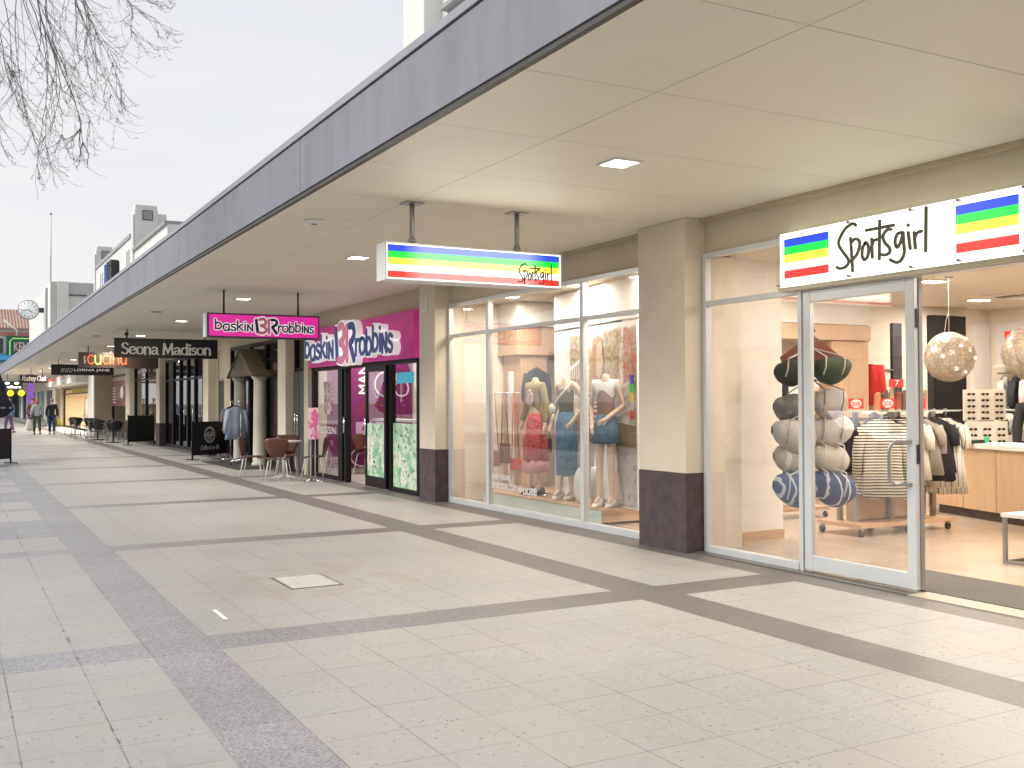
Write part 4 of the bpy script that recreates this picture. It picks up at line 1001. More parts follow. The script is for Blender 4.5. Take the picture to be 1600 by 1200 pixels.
for a_, l_, w_ in ((R(128), .36, .03), (R(258), .52, .02)):
    q.obox((5.45+l_/2*math.sin(a_), 91.94, 9.1+l_/2*math.cos(a_)), (math.cos(a_)*w_, 0, -math.sin(a_)*w_), (0, .005, 0), (math.sin(a_)*l_/2, 0, math.cos(a_)*l_/2), mt_black)
q.build('hands', ck)
fp = thing('flagpole', 'thin bare flagpole on the roof of the low white building', 'flagpole', (6.75, 87, 10.86))
MB().tube([(6.68, 86.6, 10.5), (6.68, 86.6, 16.1)], [.07, .045], mt_white, 8).ball((6.68, 86.6, 16.13), .09, mt_grey, 8, 6).build('pole', fp)
rv = thing('roof_vent', 'small white round roof vent just above the canopy edge', 'vent', (5.3, 17.8, 3.9))
q = MB(); q.lathe([(.22, 3.74), (.22, 5.0), (.26, 5.05), (.26, 5.2), (.16, 5.3)], (6.2, 19.6, 0), mt_white, 16); q.build('cowl', rv)
for k, (y, z) in enumerate(((27.5, 5.9), (32.2, 6.1))):
    o = thing('parapet_block', 'small white parapet end peeping above the canopy '+['nearer the roof vent', 'nearer the stepped tower'][k], 'parapet', (6.6, y, 3.3))
    MB().box(6.6, 7.3, y, y+1.2, 3.34, z, mt_white).build('block', o, bevel=.03)
# end of the street: hotel with terracotta roof and green sign
kb = thing('hotel_building', 'white building at the end of the street with terracotta tiled roof and blue awning', 'building', (4, 125, 0))
mt_terra = stripemat('roof_tiles', (.30, .10, .065), (.42, .36, .30), 3.2, 0, .45, .2)
q = MB(); q.box(-6, 12, 125, 135, -.2, 9.75, mt_white); q.box(3.5, 12, 124.9, 124.999, 8.85, 9.3, mat('terracotta_band', (.50, .22, .17), .7)); q.build('wall', kb)
q = MB(); q.add([(-6.3, 124.6, 9.75), (12.3, 124.6, 9.75), (12.3, 130, 12.2), (-6.3, 130, 12.2), (-6.3, 124.6, 9.6), (12.3, 124.6, 9.6)], [(0, 1, 2, 3), (0, 4, 5, 1)], mt_terra); q.build('roof', kb)
q = MB(); q.prism([(2.5, 124.9, 6.9), (2.5, 123.2, 6.2), (2.5, 124.9, 6.0)], (3.4, 0, 0), mat('blue_awning', (.05, .30, .60), .6)); q.build('awning', kb)
q = MB(); q.box(4.3, 4.9, 124.9, 124.999, 7.0, 8.6, mt_dark); q.build('window', kb)
q = MB(); q.box(-3, 12, 124.6, 124.9, -.2, 3.0, mat('end_front_grey', (.25, .25, .26), .6)); 
for i, (x, c1) in enumerate(((2.8, (.5, .55, .6)), (3.5, (.5, .03, .12)), (4.2, (.10, .3, .32)), (5.0, (.6, .6, .58)), (5.8, (.08, .08, .09)))): q.box(x, x+.5, 124.5, 124.6, 0, 2.5, mat('end_panel_%d' % i, c1, .6))
q.build('shopfront', kb)
tw = thing('wall_bracket', 'white diagonal bracket on the terracotta roofed building', 'bracket', (6, 124.5, 9))
MB().tube([(4.9, 124.4, 10.6), (6.2, 124.4, 9.5), (6.2, 124.4, 8.9)], .09, mt_white, 6).build('arm', tw)
kg = thing('green_sign', 'large green sign with lime border and pink capitals on the far building', 'sign', (6.6, 124.7, 5.9))
q = MB(); q.box(5.2, 9.2, 124.6, 124.88, 5.6, 8.85, mat('sign_green', (.012, .13, .10), .5)); q.build('board', kg)
q = MB(); ml = emis('lime_edge', (.40, .70, .15), .4)
ribbon(q, [(.25, .3), (.25, 2.7), (.55, 3.0), (3.8, 3.0)], .10, (5.3, 124.598, 5.6), EX, EZ, EN, ml, .03, curve=False); q.build('border', kg)
q = MB(); text(q, 'KENNY', (5.95, 124.59, 7.2), EX, EZ, EN, 2.5, 1.0, mat('sign_pinkish', (.70, .45, .40), .5), ext=.05, offset=.03); q.build('lettering', kg)

# ================================================================== CAFE BARRIERS, UMBRELLA
def barrier(label, p, q_, zt=.98, z0=.13, group=None):
    p, q_ = Vector(p), Vector(q_); d = q_-p; n = d.normalized().cross(V(0, 0, 1)); o = thing('cafe_barrier', label, 'barrier', p, 0, group)
    a = MB()
    for e in (p, q_):
        a.tube([e+V(0, 0, .02), e+V(0, 0, zt+.05)], .022, mt_blackf, 8); a.obox(e+V(0, 0, .012), n*.18, d.normalized()*.04, V(0, 0, .010), mt_blackf)
    a.tube([p+V(0, 0, zt), q_+V(0, 0, zt)], .014, mt_blackf, 8); a.tube([p+V(0, 0, z0), q_+V(0, 0, z0)], .014, mt_blackf, 8)
    a.build('frame', o)
    s = MB(); s.obox((p+q_)/2+V(0, 0, (z0+zt)/2), d*.485, n*.004, V(0, 0, (zt-z0)/2-.012), mt_blackp); s.build('banner', o)
    return o, n
b1, n1 = barrier('black cafe barrier banner with round coffee emblem and white script beside the dark salon', (5.50, 27.45, 0), (6.60, 28.3, 0))
q = MB(); U_ = Vector((1.10, .85, 0)).normalized(); c0 = Vector((6.02, 27.85, .64)); Nn = Vector((.85, -1.10, 0)).normalized(); c0 += Nn*.006
mt_em = mat('emblem_white', (.72, .72, .70), .6, var=0)
def ringpts(r, n=28): return [(r*math.cos(2*PI*i/n), r*math.sin(2*PI*i/n)) for i in range(n+1)]
ribbon(q, ringpts(.205), .022, c0, U_, EZ, Nn, mt_em, .002, curve=False); ribbon(q, ringpts(.165), .010, c0, U_, EZ, Nn, mt_em, .002, curve=False)
for i in range(16):
    a_ = 2*PI*i/16; ribbon(q, [(.175*math.cos(a_), .175*math.sin(a_)), (.195*math.cos(a_), .195*math.sin(a_))], .016, c0, U_, EZ, Nn, mt_em, .002, curve=False)
for sx in (-1, 1):
    for k in range(4): ribbon(q, [(sx*(.02+.03*k), -.02), (sx*(.035+.03*k), .05), (sx*(.05+.022*k), .10-.02*k)], .014, c0, U_, EZ, Nn, mt_em, .002)
ribbon(q, [(-.14, -.03), (.14, -.03)], .02, c0, U_, EZ, Nn, mt_em, .002, curve=False)
for k in range(5): ribbon(q, [(-.08+.04*k, -.06), (-.06+.03*k, -.12)], .012, c0, U_, EZ, Nn, mt_em, .002, curve=False)
text(q, 'Coffee is my life', c0-U_*.34-V(0, 0, .43), U_, V(.0, 0, 1)+U_*.0, Nn, .72, .16, mt_em, ext=.002, shear=.35, offset=.005)
q.build('emblem', b1)
barrier('plain black cafe barrier banner in front of the salon end pillar', (5.45, 38.2, 0), (6.50, 39.3, 0), zt=1.03)
barrier('black cafe barrier at the left edge of the footpath under the navy umbrella', (.15, 27.3, 0), (1.30, 28.6, 0), zt=.86)
um = thing('market_umbrella', 'navy market umbrella hanging half closed at the left edge', 'umbrella', (.72, 29.8, 0))
MB().tube([(.72, 29.8, .1), (.72, 29.8, 3.1)], .025, mt_steel, 10).build('pole', um)
MB().lathe([(.30, 0), (.30, .05), (.10, .10), (.05, .22)], (.72, 29.8, 0), mt_dark, 16).build('base', um)
q = MB(); mt_nv = mat('navy_canvas', (.012, .014, .035), .85, var=.2, vs=5)
q.lathe([(.03, 3.08), (.16, 2.85), (.33, 2.40), (.45, 2.0), (.55, 1.6), (.66, 1.37), (.50, 1.18), (.30, 1.10)], (.72, 29.8, 0), mt_nv, 48, fold=lambda a, t: 1+.13*t*math.cos(8*a)+.05*math.sin(3*a))
cnp = q.build('canopy', um)
q = MB()
for k in range(5):
    a_ = R(-75+k*24); c1 = Vector((.72+.64*math.cos(a_), 29.8+.64*math.sin(a_), 1.36)); t = V(-math.sin(a_), math.cos(a_), 0); nn = V(math.cos(a_), math.sin(a_), 0)
    text(q, ['Caf', 'fe', 'Ita', 'li', 'a'][k] if 0 else 'Caffe', c1-t*.07+nn*.04, t, V(0, 0, 1)-nn*.0, nn, .15, .05, mt_em, ext=.003)
q.build('hem_print', cnp)

# ================================================================== CAFE FURNITURE
def chair(name, label, group, seatm, legm, shell=True):
    t = local(name, label, 'chair', group)
    # seat and back facing +Y (back at -Y)
    def sheet(nm, rows_, th=.014):
        vs = []; k = len(rows_[0]); fs = []
        for s_ in (0, 1):
            for r_ in rows_: vs += [Vector(p)+V(0, -th*s_ if nm == 'backrest' else 0, -th*s_ if nm == 'seat' else 0) for p in r_]
        n_ = len(rows_)*k
        for i in range(len(rows_)-1):
            for j in range(k-1):
                a_ = i*k+j; f0 = (a_, a_+1, a_+k+1, a_+k); fs += [f0, tuple(x+n_ for x in f0[::-1])]
        rim = [j for j in range(k)]+[i*k+k-1 for i in range(1, len(rows_))]+[(len(rows_)-1)*k+j for j in range(k-2, -1, -1)]+[i*k for i in range(len(rows_)-2, 0, -1)]
        for a_, b_ in zip(rim, rim[1:]+rim[:1]): fs.append((a_, a_+n_, b_+n_, b_))
        m_ = MB(); m_.add(vs, fs, seatm, True); o = m_.build(nm, t); return o
    xs = [-1, -.6, -.2, .2, .6, 1]
    sheet('seat', [[(x*.21*(1 if 0 < j < 4 else .88), -.19+j*.095, .455-.018*(1-x*x)-(.02 if j == 4 else 0)) for x in xs] for j in range(5)])
    prof = [(.13, -.20, .47), (.15, -.22, .53), (.20, -.235, .62), (.225, -.25, .72), (.215, -.265, .80), (.17, -.27, .83)]
    sheet('backrest', [[(x*w_, y_+.035*x*x, z_+(.0 if abs(x) < 1 else -.006)) for x in xs] for w_, y_, z_ in prof])
    for sx in (-1, 1):
        for sy in (-1, 1): MB().tube([(sx*.10, sy*.09, .435), (sx*.16, sy*.15, .41), (sx*.22, sy*.22, 0)], [.011, .011, .010], legm, 8).build('leg', t)
    return t
ch0 = chair('bistro_chair', 'walnut shell chair with white splayed legs', 'chairs at the ice cream parlour table', mt_brownwood, mt_wht)
# backs face away from the table
def faceto(x, y, tx, ty): return math.atan2(ty-y, tx-x)-PI/2
TX, TY = 5.70, 19.75
spots = [((5.15, 20.0), 'left of the round white table, seen from the side', None), ((5.42, 19.15), 'with its back turned, in front of the round white table', None),
         ((5.95, 20.40), 'behind the round white table', None), ((6.22, 19.45), 'right of the round white table by the menu stand', None)]
for i, ((x, y), wd, _) in enumerate(spots):
    o = putat(ch0, (x, y, 0), faceto(x, y, TX, TY)) if i == 0 else dup(ch0, (x, y, 0), faceto(x, y, TX, TY))
    o['label'] = 'walnut shell chair '+wd
tb0 = local('cafe_table', 'small round white topped cafe table on a pedestal between the walnut chairs', 'table')
MB().lathe([(.33, .715), (.345, .722), (.345, .738), (.335, .745)], (0, 0, 0), mt_wht, 32).build('tabletop', tb0)
MB().tube([(0, 0, .05), (0, 0, .715)], .035, mt_wht, 12).build('leg', tb0)
q = MB()
for k in range(4):
    a_ = PI/4+k*PI/2; q.tube([(0, 0, .07), (.16*math.cos(a_), .16*math.sin(a_), .045), (.26*math.cos(a_), .26*math.sin(a_), .015)], .016, mt_wht, 8)
q.build('foot', tb0)
putat(tb0, (TX, TY, 0))
t2 = dup(tb0, (8.3, 19.3, 0), 0, 'round white cafe table inside the ice cream parlour')
o = dup(ch0, (7.75, 18.9, 0), faceto(7.75, 18.9, 8.3, 19.3), 'walnut shell chair inside the parlour seen through the open door'); o['group'] = 'chairs inside the parlour'
o = dup(ch0, (7.6, 20.2, 0), faceto(7.6, 20.2, 8.3, 19.3), 'walnut shell chair inside the parlour behind the left window'); o['group'] = 'chairs inside the parlour'
ms = thing('menu_stand', 'slim chrome stand holding a pink menu panel beside the walnut chairs', 'stand', (5.93, 18.7, 0))
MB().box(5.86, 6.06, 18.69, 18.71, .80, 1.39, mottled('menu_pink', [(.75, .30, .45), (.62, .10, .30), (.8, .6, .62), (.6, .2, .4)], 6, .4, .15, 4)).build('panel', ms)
q = MB()
for x in (5.91, 6.0): q.tube([(x, 18.72, .03), (x, 18.72, 1.36)], .014, mt_chrome, 8)
q.build('pole', ms)
q = MB()
for a_ in (0, 1, 2, 3): q.tube([(5.955, 18.72, .04), (5.955+.25*math.cos(a_*PI/2+.5), 18.72+.25*math.sin(a_*PI/2+.5), .012)], .014, mt_chrome, 6)
q.build('base', ms)
bc0 = chair('cafe_chair', 'black plastic cafe chair', 'black chairs outside the cafe', mat('black_plastic', (.014, .014, .016), .4), mat('pale_leg', (.45, .45, .43), .4))
bt0 = local('outdoor_table', 'square black topped cafe table', 'table', 'tables outside the cafe')
MB().box(-.33, .33, -.33, .33, .72, .745, mt_black).build('tabletop', bt0); MB().tube([(0, 0, .03), (0, 0, .72)], .03, mt_dark, 8).build('leg', bt0); MB().box(-.22, .22, -.22, .22, 0, .03, mt_dark).build('foot', bt0)
tabs = [(5.35, 41.2), (5.2, 44.6), (5.35, 48.2), (5.1, 52.3)]
n_ = 0; rnd = random.Random(3)
side = ['street side', 'shop side', 'near side', 'far side']; who = ['nearest', 'second', 'third', 'farthest']
for i, (x, y) in enumerate(tabs):
    o = putat(bt0, (x, y, 0), .1) if i == 0 else dup(bt0, (x, y, 0), rnd.uniform(-.3, .3)); o['label'] = 'square black topped cafe table, %s along the row outside the cafe' % who[i]
    for j, (dx, dy) in enumerate(((-.62, 0), (.6, .05), (0, -.62), (.05, .62))):
        cx, cy2 = x+dx, y+dy
        o = putat(bc0, (cx, cy2, 0), faceto(cx, cy2, x, y)) if n_ == 0 else dup(bc0, (cx, cy2, 0), faceto(cx, cy2, x, y)+rnd.uniform(-.3, .3)); n_ += 1
        o['label'] = 'black cafe chair on the %s of the %s outdoor table' % (side[j], who[i])
# portico display, clothes rail with pale blue shirt, mat
po = thing('portico_display', 'small gabled portico with two cream columns in front of the boutique window', 'portico', (6.35, 25, 0))
mt_colm = mat('column_cream', (.56, .53, .46), .6)
for y in (24.1, 26.0):
    MB().lathe([(.20, 0), (.20, .06), (.165, .09), (.155, 1.0), (.145, 2.0), (.145, 2.02), (.20, 2.08), (.20, 2.13)], (6.38, y, 0), mt_colm, 24).build('column', po)
q = MB(); gm = mat('gable_brown', (.17, .135, .105), .7); q.prism([(6.15, 23.85, 2.13), (6.15, 26.25, 2.13), (6.15, 25.05, 2.76)], (.42, 0, 0), gm); q.build('gable', po)
q = MB(); rm = mat('gable_roof', (.11, .085, .055), .7)
for s_ in (-1, 1):
    q.prism([(6.12, 25.05, 2.80), (6.12, 25.05, 2.765), (6.12, 25.05+s_*1.28, 2.10), (6.12, 25.05+s_*1.28, 2.14)], (.46, 0, 0), rm)
q.build('roof', po)
q = MB(); 
for k in range(7):
    z = 2.26+k*.05; hw = .14*math.sin(PI*(k+1)/8); q.box(6.143, 6.149, 25.05-hw, 25.05+hw, z, z+.028, mt_black)
q.build('louvre', po)
fm = thing('door_mat', 'dark rubber mat in front of the boutique portico', 'mat', (6, 25.5, 0)); MB().box(5.55, 6.5, 22.9, 26.6, .002, .014, mat('mat_rubber', (.045, .043, .042), .9)).build('mat_sheet', fm)
cr0 = thing('clothes_rail', 'wheeled chrome clothes rail in front of the boutique portico', 'clothes rail', (6.0, 25.9, 0))
q = MB()
for y in (24.6, 25.6): q.tube([(6.05, y, .10), (6.05, y, 1.52)], .014, mt_chrome, 8); q.tube([(5.82, y, .10), (6.28, y, .10)], .014, mt_chrome, 8)
q.tube([(6.05, 24.6, 1.52), (6.05, 25.6, 1.52)], .014, mt_chrome, 8); q.tube([(6.05, 24.6, .12), (6.05, 25.6, .12)], .012, mt_chrome, 8)
q.build('frame', cr0)
for x in (5.82, 6.28):
    for y in (24.6, 25.6): MB().tube([(x-.012, y, .04), (x+.012, y, .04)], .038, mt_black, 12).build('caster', cr0)
def garment(name, label, c, m, w=.22, ln=.62, sleeve=.35, rz=0, top=0, group=None, hanger=True, cat='garment', d=.06, flare=1.15, folds=7, seed=1, wear=None):
    """shirt or dress on a hanger; c is the shoulder point under the hook; rz turns its width axis from X"""
    q = MB(); c = Vector(c)
    drape(q, [(0, .05, d*.6), (-.035, w*.55, d*.75), (-.075, w*.97, d), (-.2, w*.98, d*1.1), (-ln*.6, w*1.0, d*1.25), (-ln, w*flare, d*1.5)], c, m, folds, .16, rz, 44, seed)
    ux = V(math.cos(rz), math.sin(rz), 0)
    if sleeve:
        for s_ in (-1, 1):
            a = c+ux*s_*(w*.86)+V(0, 0, -.09); b_ = c+ux*s_*(w*1.12)+V(0, 0, -.09-sleeve*.5); e = c+ux*s_*(w*1.17)+V(0, 0, -.09-sleeve)
            q.tube([a, b_, e], [.062, .058, .05], m, 10)
    o = q.build(name, at=c, label=None); tag(o, label, cat, group)
    if hanger:
        h_ = MB(); h_.tube([c+ux*-(w*.8)+V(0, 0, -.05), c+V(0, 0, .02), c+ux*(w*.8)+V(0, 0, -.05)], .006, mt_black, 6)
        h_.tube([c+V(0, 0, .02), c+V(0, 0, .06), c+V(0, 0, .085)+ux*.02, c+V(0, 0, .11), c+V(0, 0, .10)-ux*.02], .003, mt_steel, 5); h_.build('hanger', o)
    return o
garment('shirt', 'pale blue long shirt hanging at the end of the wheeled rail by the portico', (5.98, 24.75, 1.40), mat('pale_blue_cloth', (.42, .50, .68), .9, var=.05), w=.25, ln=.78, sleeve=.55, rz=.35, seed=3)
for k, c1 in enumerate(((.05, .05, .06), (.02, .14, .12), (.25, .22, .2), (.04, .04, .05), (.3, .28, .25))):
    garment('shirt', ['black', 'dark green', 'taupe', 'charcoal', 'stone'][k]+' top on the wheeled rail behind the pale blue shirt', (6.05, 24.95+k*.13, 1.40), mat('rail_cloth_%d' % k, c1, .9), w=.2, ln=.6, sleeve=.3, rz=.1, seed=k, group='tops on the wheeled rail')
# utility cover and paint mark
mc = thing('access_cover', 'square pale concrete access cover set in a dark metal frame in the paving', 'access cover', (2.62, 8.4, 0))
cs = [Vector(p) for p in ((2.405, 8.62, 0), (2.865, 8.76, 0), (2.80, 8.06, 0), (2.41, 8.09, 0))]
x0, x1, y0, y1 = 2.39, 2.83, 8.08, 8.70
q = MB(); mt_cf = mat('cover_frame_metal', (.15, .15, .145), .5, .3, var=.3, vs=12); q.box(x0, x1, y0, y0+.022, -.01, .003, mt_cf); q.box(x0, x1, y1-.022, y1, -.01, .003, mt_cf); q.box(x0, x0+.022, y0+.022, y1-.022, -.01, .003, mt_cf); q.box(x1-.022, x1, y0+.022, y1-.022, -.01, .003, mt_cf); q.build('cover_frame', mc)
MB().box(x0+.022, x1-.022, y0+.022, y1-.022, -.01, .004, mat('cover_concrete', (.50, .50, .46), .7, var=.12, vs=14, bump=.3, bs=80)).build('lid', mc)
pm = thing('paint_mark', 'short white paint stroke on the paving left of the access cover', 'paint mark', (1.67, 7.38, 0)); MB().box(1.655, 1.685, 7.2, 7.57, .001, .003, mt_wht).build('paint_film', pm)

# ================================================================== PEOPLE AND MANNEQUINS
def body(name, parent, joints, m, head=True, scale=1):
    """joints: dict of positions; one continuous skinned surface"""
    J = {k: Vector(v) for k, v in joints.items()}
    ch, ed, ix = [], [], {}
    def v(k, p, r, par=None):
        ix[k] = len(ch); ch.append((p, r))
        if par is not None: ed.append((ix[par], ix[k]))
    v('pelvis', J['pelvis'], (.125, .095)); v('waist', J['pelvis'].lerp(J['chest'], .45), (.098, .075), 'pelvis'); v('chest', J['chest'], (.13, .09), 'waist')
    v('collar', J['neck'].lerp(J['chest'], .35), (.10, .075), 'chest'); v('neck', J['neck'], .052, 'collar'); v('neck2', J['neck']+(J['head']-J['neck'])*.45, .05, 'neck')
    if head:
        v('jaw', J['head']+V(0, .015, -.045), (.066, .075), 'neck2'); v('head', J['head']+V(0, 0, .05), (.078, .095), 'jaw'); v('crown', J['head']+V(0, -.01, .125), (.062, .075), 'head')
        f_ = J.get('face', V(0, 1, 0)); v('nose', J['head']+f_*.105+V(0, 0, .01), .016, 'head')
    for s_ in 'lr':
        v('sh'+s_, J['sh'+s_], .052, 'collar'); v('el'+s_, J['el'+s_], .036, 'sh'+s_); v('wr'+s_, J['wr'+s_], .027, 'el'+s_)
        dr_ = (J['wr'+s_]-J['el'+s_]).normalized(); dr_ = J.get('hd'+s_, dr_); pm_ = J['wr'+s_]+dr_*.075; v('pm'+s_, pm_, (.036, .018), 'wr'+s_)
        side_ = dr_.cross(V(1, 0, 0)); side_ = side_.normalized() if side_.length > .2 else V(0, 1, 0)
        curl = V(-1 if s_ == 'r' else 1, 0, 0)*.012
        for k in range(4):
            b_ = pm_+side_*(.024-.016*k)+dr_*.03; v('f%s%d' % (s_, k), b_, .0095, 'pm'+s_); v('g%s%d' % (s_, k), b_+dr_*(.045-.004*abs(k-1.5))+curl, .007, 'f%s%d' % (s_, k))
        v('t'+s_, J['wr'+s_]+dr_*.045+side_*.042, .011, 'wr'+s_); v('u'+s_, J['wr'+s_]+dr_*.085+side_*.058, .008, 't'+s_)
    for s_ in 'lr':
        v('hp'+s_, J['hp'+s_], .082, 'pelvis'); v('kn'+s_, J['kn'+s_], .056, 'hp'+s_); v('cf'+s_, J['kn'+s_].lerp(J['an'+s_], .35)+V(0, -.012, 0), .053, 'kn'+s_); v('an'+s_, J['an'+s_], .034, 'cf'+s_)
        v('to'+s_, J['an'+s_]+J.get('toe', V(0, .14, -.055)), (.036, .022), 'an'+s_)
    return skin(name, ch, ed, m, parent)
def tubewear(name, parent, pts, m, rs, joinpts=None, sub=2):
    ch = [(p, r) for p, r in zip(pts, rs)]; return skin(name, ch, joinpts, m, parent, 0, sub)
def upperwear(name, parent, J, m, sleeve=1.0, grow=.025, hem=.12):
    J = {k: Vector(v) for k, v in J.items()}
    P = [J['pelvis']-V(0, 0, hem-.1), J['pelvis'].lerp(J['chest'], .45), J['chest'], J['neck'].lerp(J['chest'], .35)]
    rs = [(.13+grow, .095+grow), (.10+grow, .08+grow), (.132+grow, .092+grow), (.095+grow, .07+grow*.6)]
    ed = [(0, 1), (1, 2), (2, 3)]
    if sleeve:
        for s_ in 'lr':
            i = len(P); P.append(J['sh'+s_]); rs.append(.052+grow); ed.append((3, i))
            if sleeve >= .9: P += [J['el'+s_], J['wr'+s_]]; rs += [.038+grow, .028+grow*.8]; ed += [(i, i+1), (i+1, i+2)]
            else: P.append(J['sh'+s_].lerp(J['el'+s_], sleeve)); rs.append(.05+grow); ed.append((i, i+1))
    return skin(name, list(zip(P, rs)), ed, m, parent)
def trousers(name, parent, J, m, grow=.018, to=.95):
    J = {k: Vector(v) for k, v in J.items()}
    P = [J['pelvis']+V(0, 0, .04)]; rs = [(.138+grow, .105+grow)]; ed = []
    for s_ in 'lr':
        i = len(P); P += [J['hp'+s_], J['kn'+s_], J['kn'+s_].lerp(J['an'+s_], to)]; rs += [.095+grow, .062+grow, .046+grow]; ed += [(0, i), (i, i+1), (i+1, i+2)]
    return skin(name, list(zip(P, rs)), ed, m, parent)
def shoe(parent, J, m, s_, f_=V(0, 1, 0), ln=.26):
    a = Vector(J['an'+s_]); q = MB(); c = a+f_*.055
    zb = a.z-.085
    side_ = f_.cross(V(0, 0, 1))
    prof = [(-.10, .034, .085), (-.06, .04, .10), (0, .04, .085), (.06, .045, .062), (.11, .046, .05), (.155, .034, .04), (.175, .015, .02)]
    vs = []; n = 10
    for (y_, w_, h_) in prof:
        for j in range(n):
            g = PI*j/(n-1); vs.append(a+f_*y_*ln/.26+side_*math.cos(g)*w_+V(0, 0, zb-a.z+math.sin(g)*h_))
    fs = [(i*n+j, i*n+j+1, (i+1)*n+j+1, (i+1)*n+j) for i in range(len(prof)-1) for j in range(n-1)]+[(i*n+n-1, i*n, (i+1)*n, (i+1)*n+n-1) for i in range(len(prof)-1)]
    fs += [tuple(range(n)), tuple(range((len(prof)-1)*n, len(prof)*n))[::-1]]
    q.add(vs, fs, m, True); o = q.build('shoe'); o.parent = parent; return o
def walker(name, label, loc, rz, stride, topm, legm, hairm, grp=None, longhair=False, arm=.15):
    t = thing(name, label, 'person', (0, 0, 0))
    J = dict(pelvis=(0, 0, .94), chest=(0, .01, 1.26), neck=(0, .0, 1.45), head=(0, .03, 1.57), shl=(-.175, 0, 1.39), shr=(.175, 0, 1.39), ell=(-.23, -arm*.4, 1.12), elr=(.23, arm*.2, 1.12),
             wrl=(-.25, arm*.8, .90), wrr=(.25, arm*.6, .88), hpl=(-.09, 0, .88), hpr=(.09, 0, .88), knl=(-.095, stride*.7, .50), knr=(.095, -stride*.15, .49), anl=(-.095, stride*.9, .09), anr=(.095, -stride*1.0, .11))
    body('body', t, J, mt_skin); upperwear('jacket', t, J, topm, 1.0, .03, .27); trousers('trousers', t, J, legm)
    for s_ in 'lr': shoe(t, J, mt_black, s_)
    q = MB(); q.ball((0, -.005, 1.655), (.088, .104, .085), hairm, 14, 10)
    if longhair: q.ball((0, -.06, 1.56), (.09, .06, .13), hairm, 12, 8)
    o = q.build('hair'); o.parent = t
    t.location = loc; t.rotation_euler = (0, 0, rz); OFF[t.name] = V(0, 0, 0); return t
walker('person', 'person in a pale blue grey top walking away carrying white shopping bags', (3.60, 54.2, 0), .1, .20, mat('pale_jacket', (.38, .44, .52), .85), mat('olive_trousers', (.07, .075, .05), .85), mat('ginger_hair', (.42, .15, .06), .7), longhair=True)
walker('person', 'person in a black jacket and dark blue jeans walking with a yellow bag', (4.22, 53.8, 0), -.1, .12, mt_blackp, mat('navy_jeans', (.012, .03, .11), .85), mat('grey_hair', (.25, .2, .18), .7))
walker('person', 'person with brown hair half hidden behind the ginger haired walker', (3.75, 60, 0), PI, .15, mat('brown_jacket', (.20, .10, .06), .85), mat('dark_trousers', (.03, .03, .035), .85), mat('brown_hair', (.10, .05, .03), .7))
walker('person', 'person in a mid blue top bending the elbow near the navy umbrella', (2.55, 57.5, 0), .5, .22, mat('blue_top', (.13, .22, .42), .85), mat('purple_trousers', (.16, .10, .22), .85), mat('fair_hair', (.35, .24, .14), .7))
walker('person', 'person in a pink top at the left edge behind the navy umbrella', (1.45, 50.5, 0), PI, .15, mat('pink_top', (.62, .22, .30), .85), mat('mauve_trousers', (.30, .2, .36), .85), mat('dark_hair', (.05, .03, .025), .7))
def bag(label, c, w, h, m, cat='shopping bag'):
    c = Vector(c); o = thing('shopping_bag', label, cat, c)
    q = MB(); drape(q, [(0, w*.35, .03), (-h*.3, w*.45, .06), (-h*.7, w*.55, .09), (-h, w*.5, .08)], c, m, 5, .12, .3, 20, int(h*100)); q.build('sack', o)
    q = MB(); q.tube([c+V(-w*.25, 0, -.02), c+V(-w*.1, 0, .11), c+V(w*.1, 0, .11), c+V(w*.25, 0, -.02)], .006, m, 5); q.build('handle', o)
bag('white plastic shopping bag hanging low in the left hand of the pale blue walker', (3.32, 54.35, .72), .40, .52, mt_whtcloth)
bag('white shopping bag in the right hand of the pale blue walker', (3.92, 54.3, .72), .26, .35, mt_whtcloth)
bag('yellow shopping bag carried by the black jacketed walker', (4.52, 53.9, .74), .26, .36, mat('yellow_bag', (.70, .62, .03), .6))

# ---- mannequins on the display platform
pl = thing('display_platform', 'low timber display platform inside the shop window', 'platform', (7.3, 11.9, 0))
MB().box(6.84, 8.4, 10.30, 13.45, .176, .20, mt_wood_h).box(6.86, 8.38, 10.32, 13.43, .03, .176, mt_wood_h).build('deck', pl, bevel=.003)
MB().box(6.835, 6.855, 10.32, 13.43, .02, .172, mat('pale_green_front', (.55, .62, .56), .4)).build('front_panel', pl)
def mann(label, loc, rz, J, cat='mannequin', scale=1):
    t = thing('mannequin', label, cat, (0, 0, 0)); body('body', t, J, mt_skinm, head=False)
    MB().tube([(0, -.16, .0), (0, -.16, .012)], .17, mt_chrome, 20).build('base_plate').parent = t
    return t
def fin(t, loc, rz): t.location = loc; t.rotation_euler = (0, 0, rz); t.scale = (.86, .86, 1.03)
JB = dict(pelvis=(0, 0, 1.00), chest=(0, .01, 1.33), neck=(0, 0, 1.52), head=(0, .0, 1.66), shl=(-.165, 0, 1.46), shr=(.165, 0, 1.46), hpl=(-.085, 0, .94), hpr=(.085, 0, .94), knl=(-.08, .02, .53), knr=(.09, .03, .53), anl=(-.08, 0, .10), anr=(.10, .05, .10))
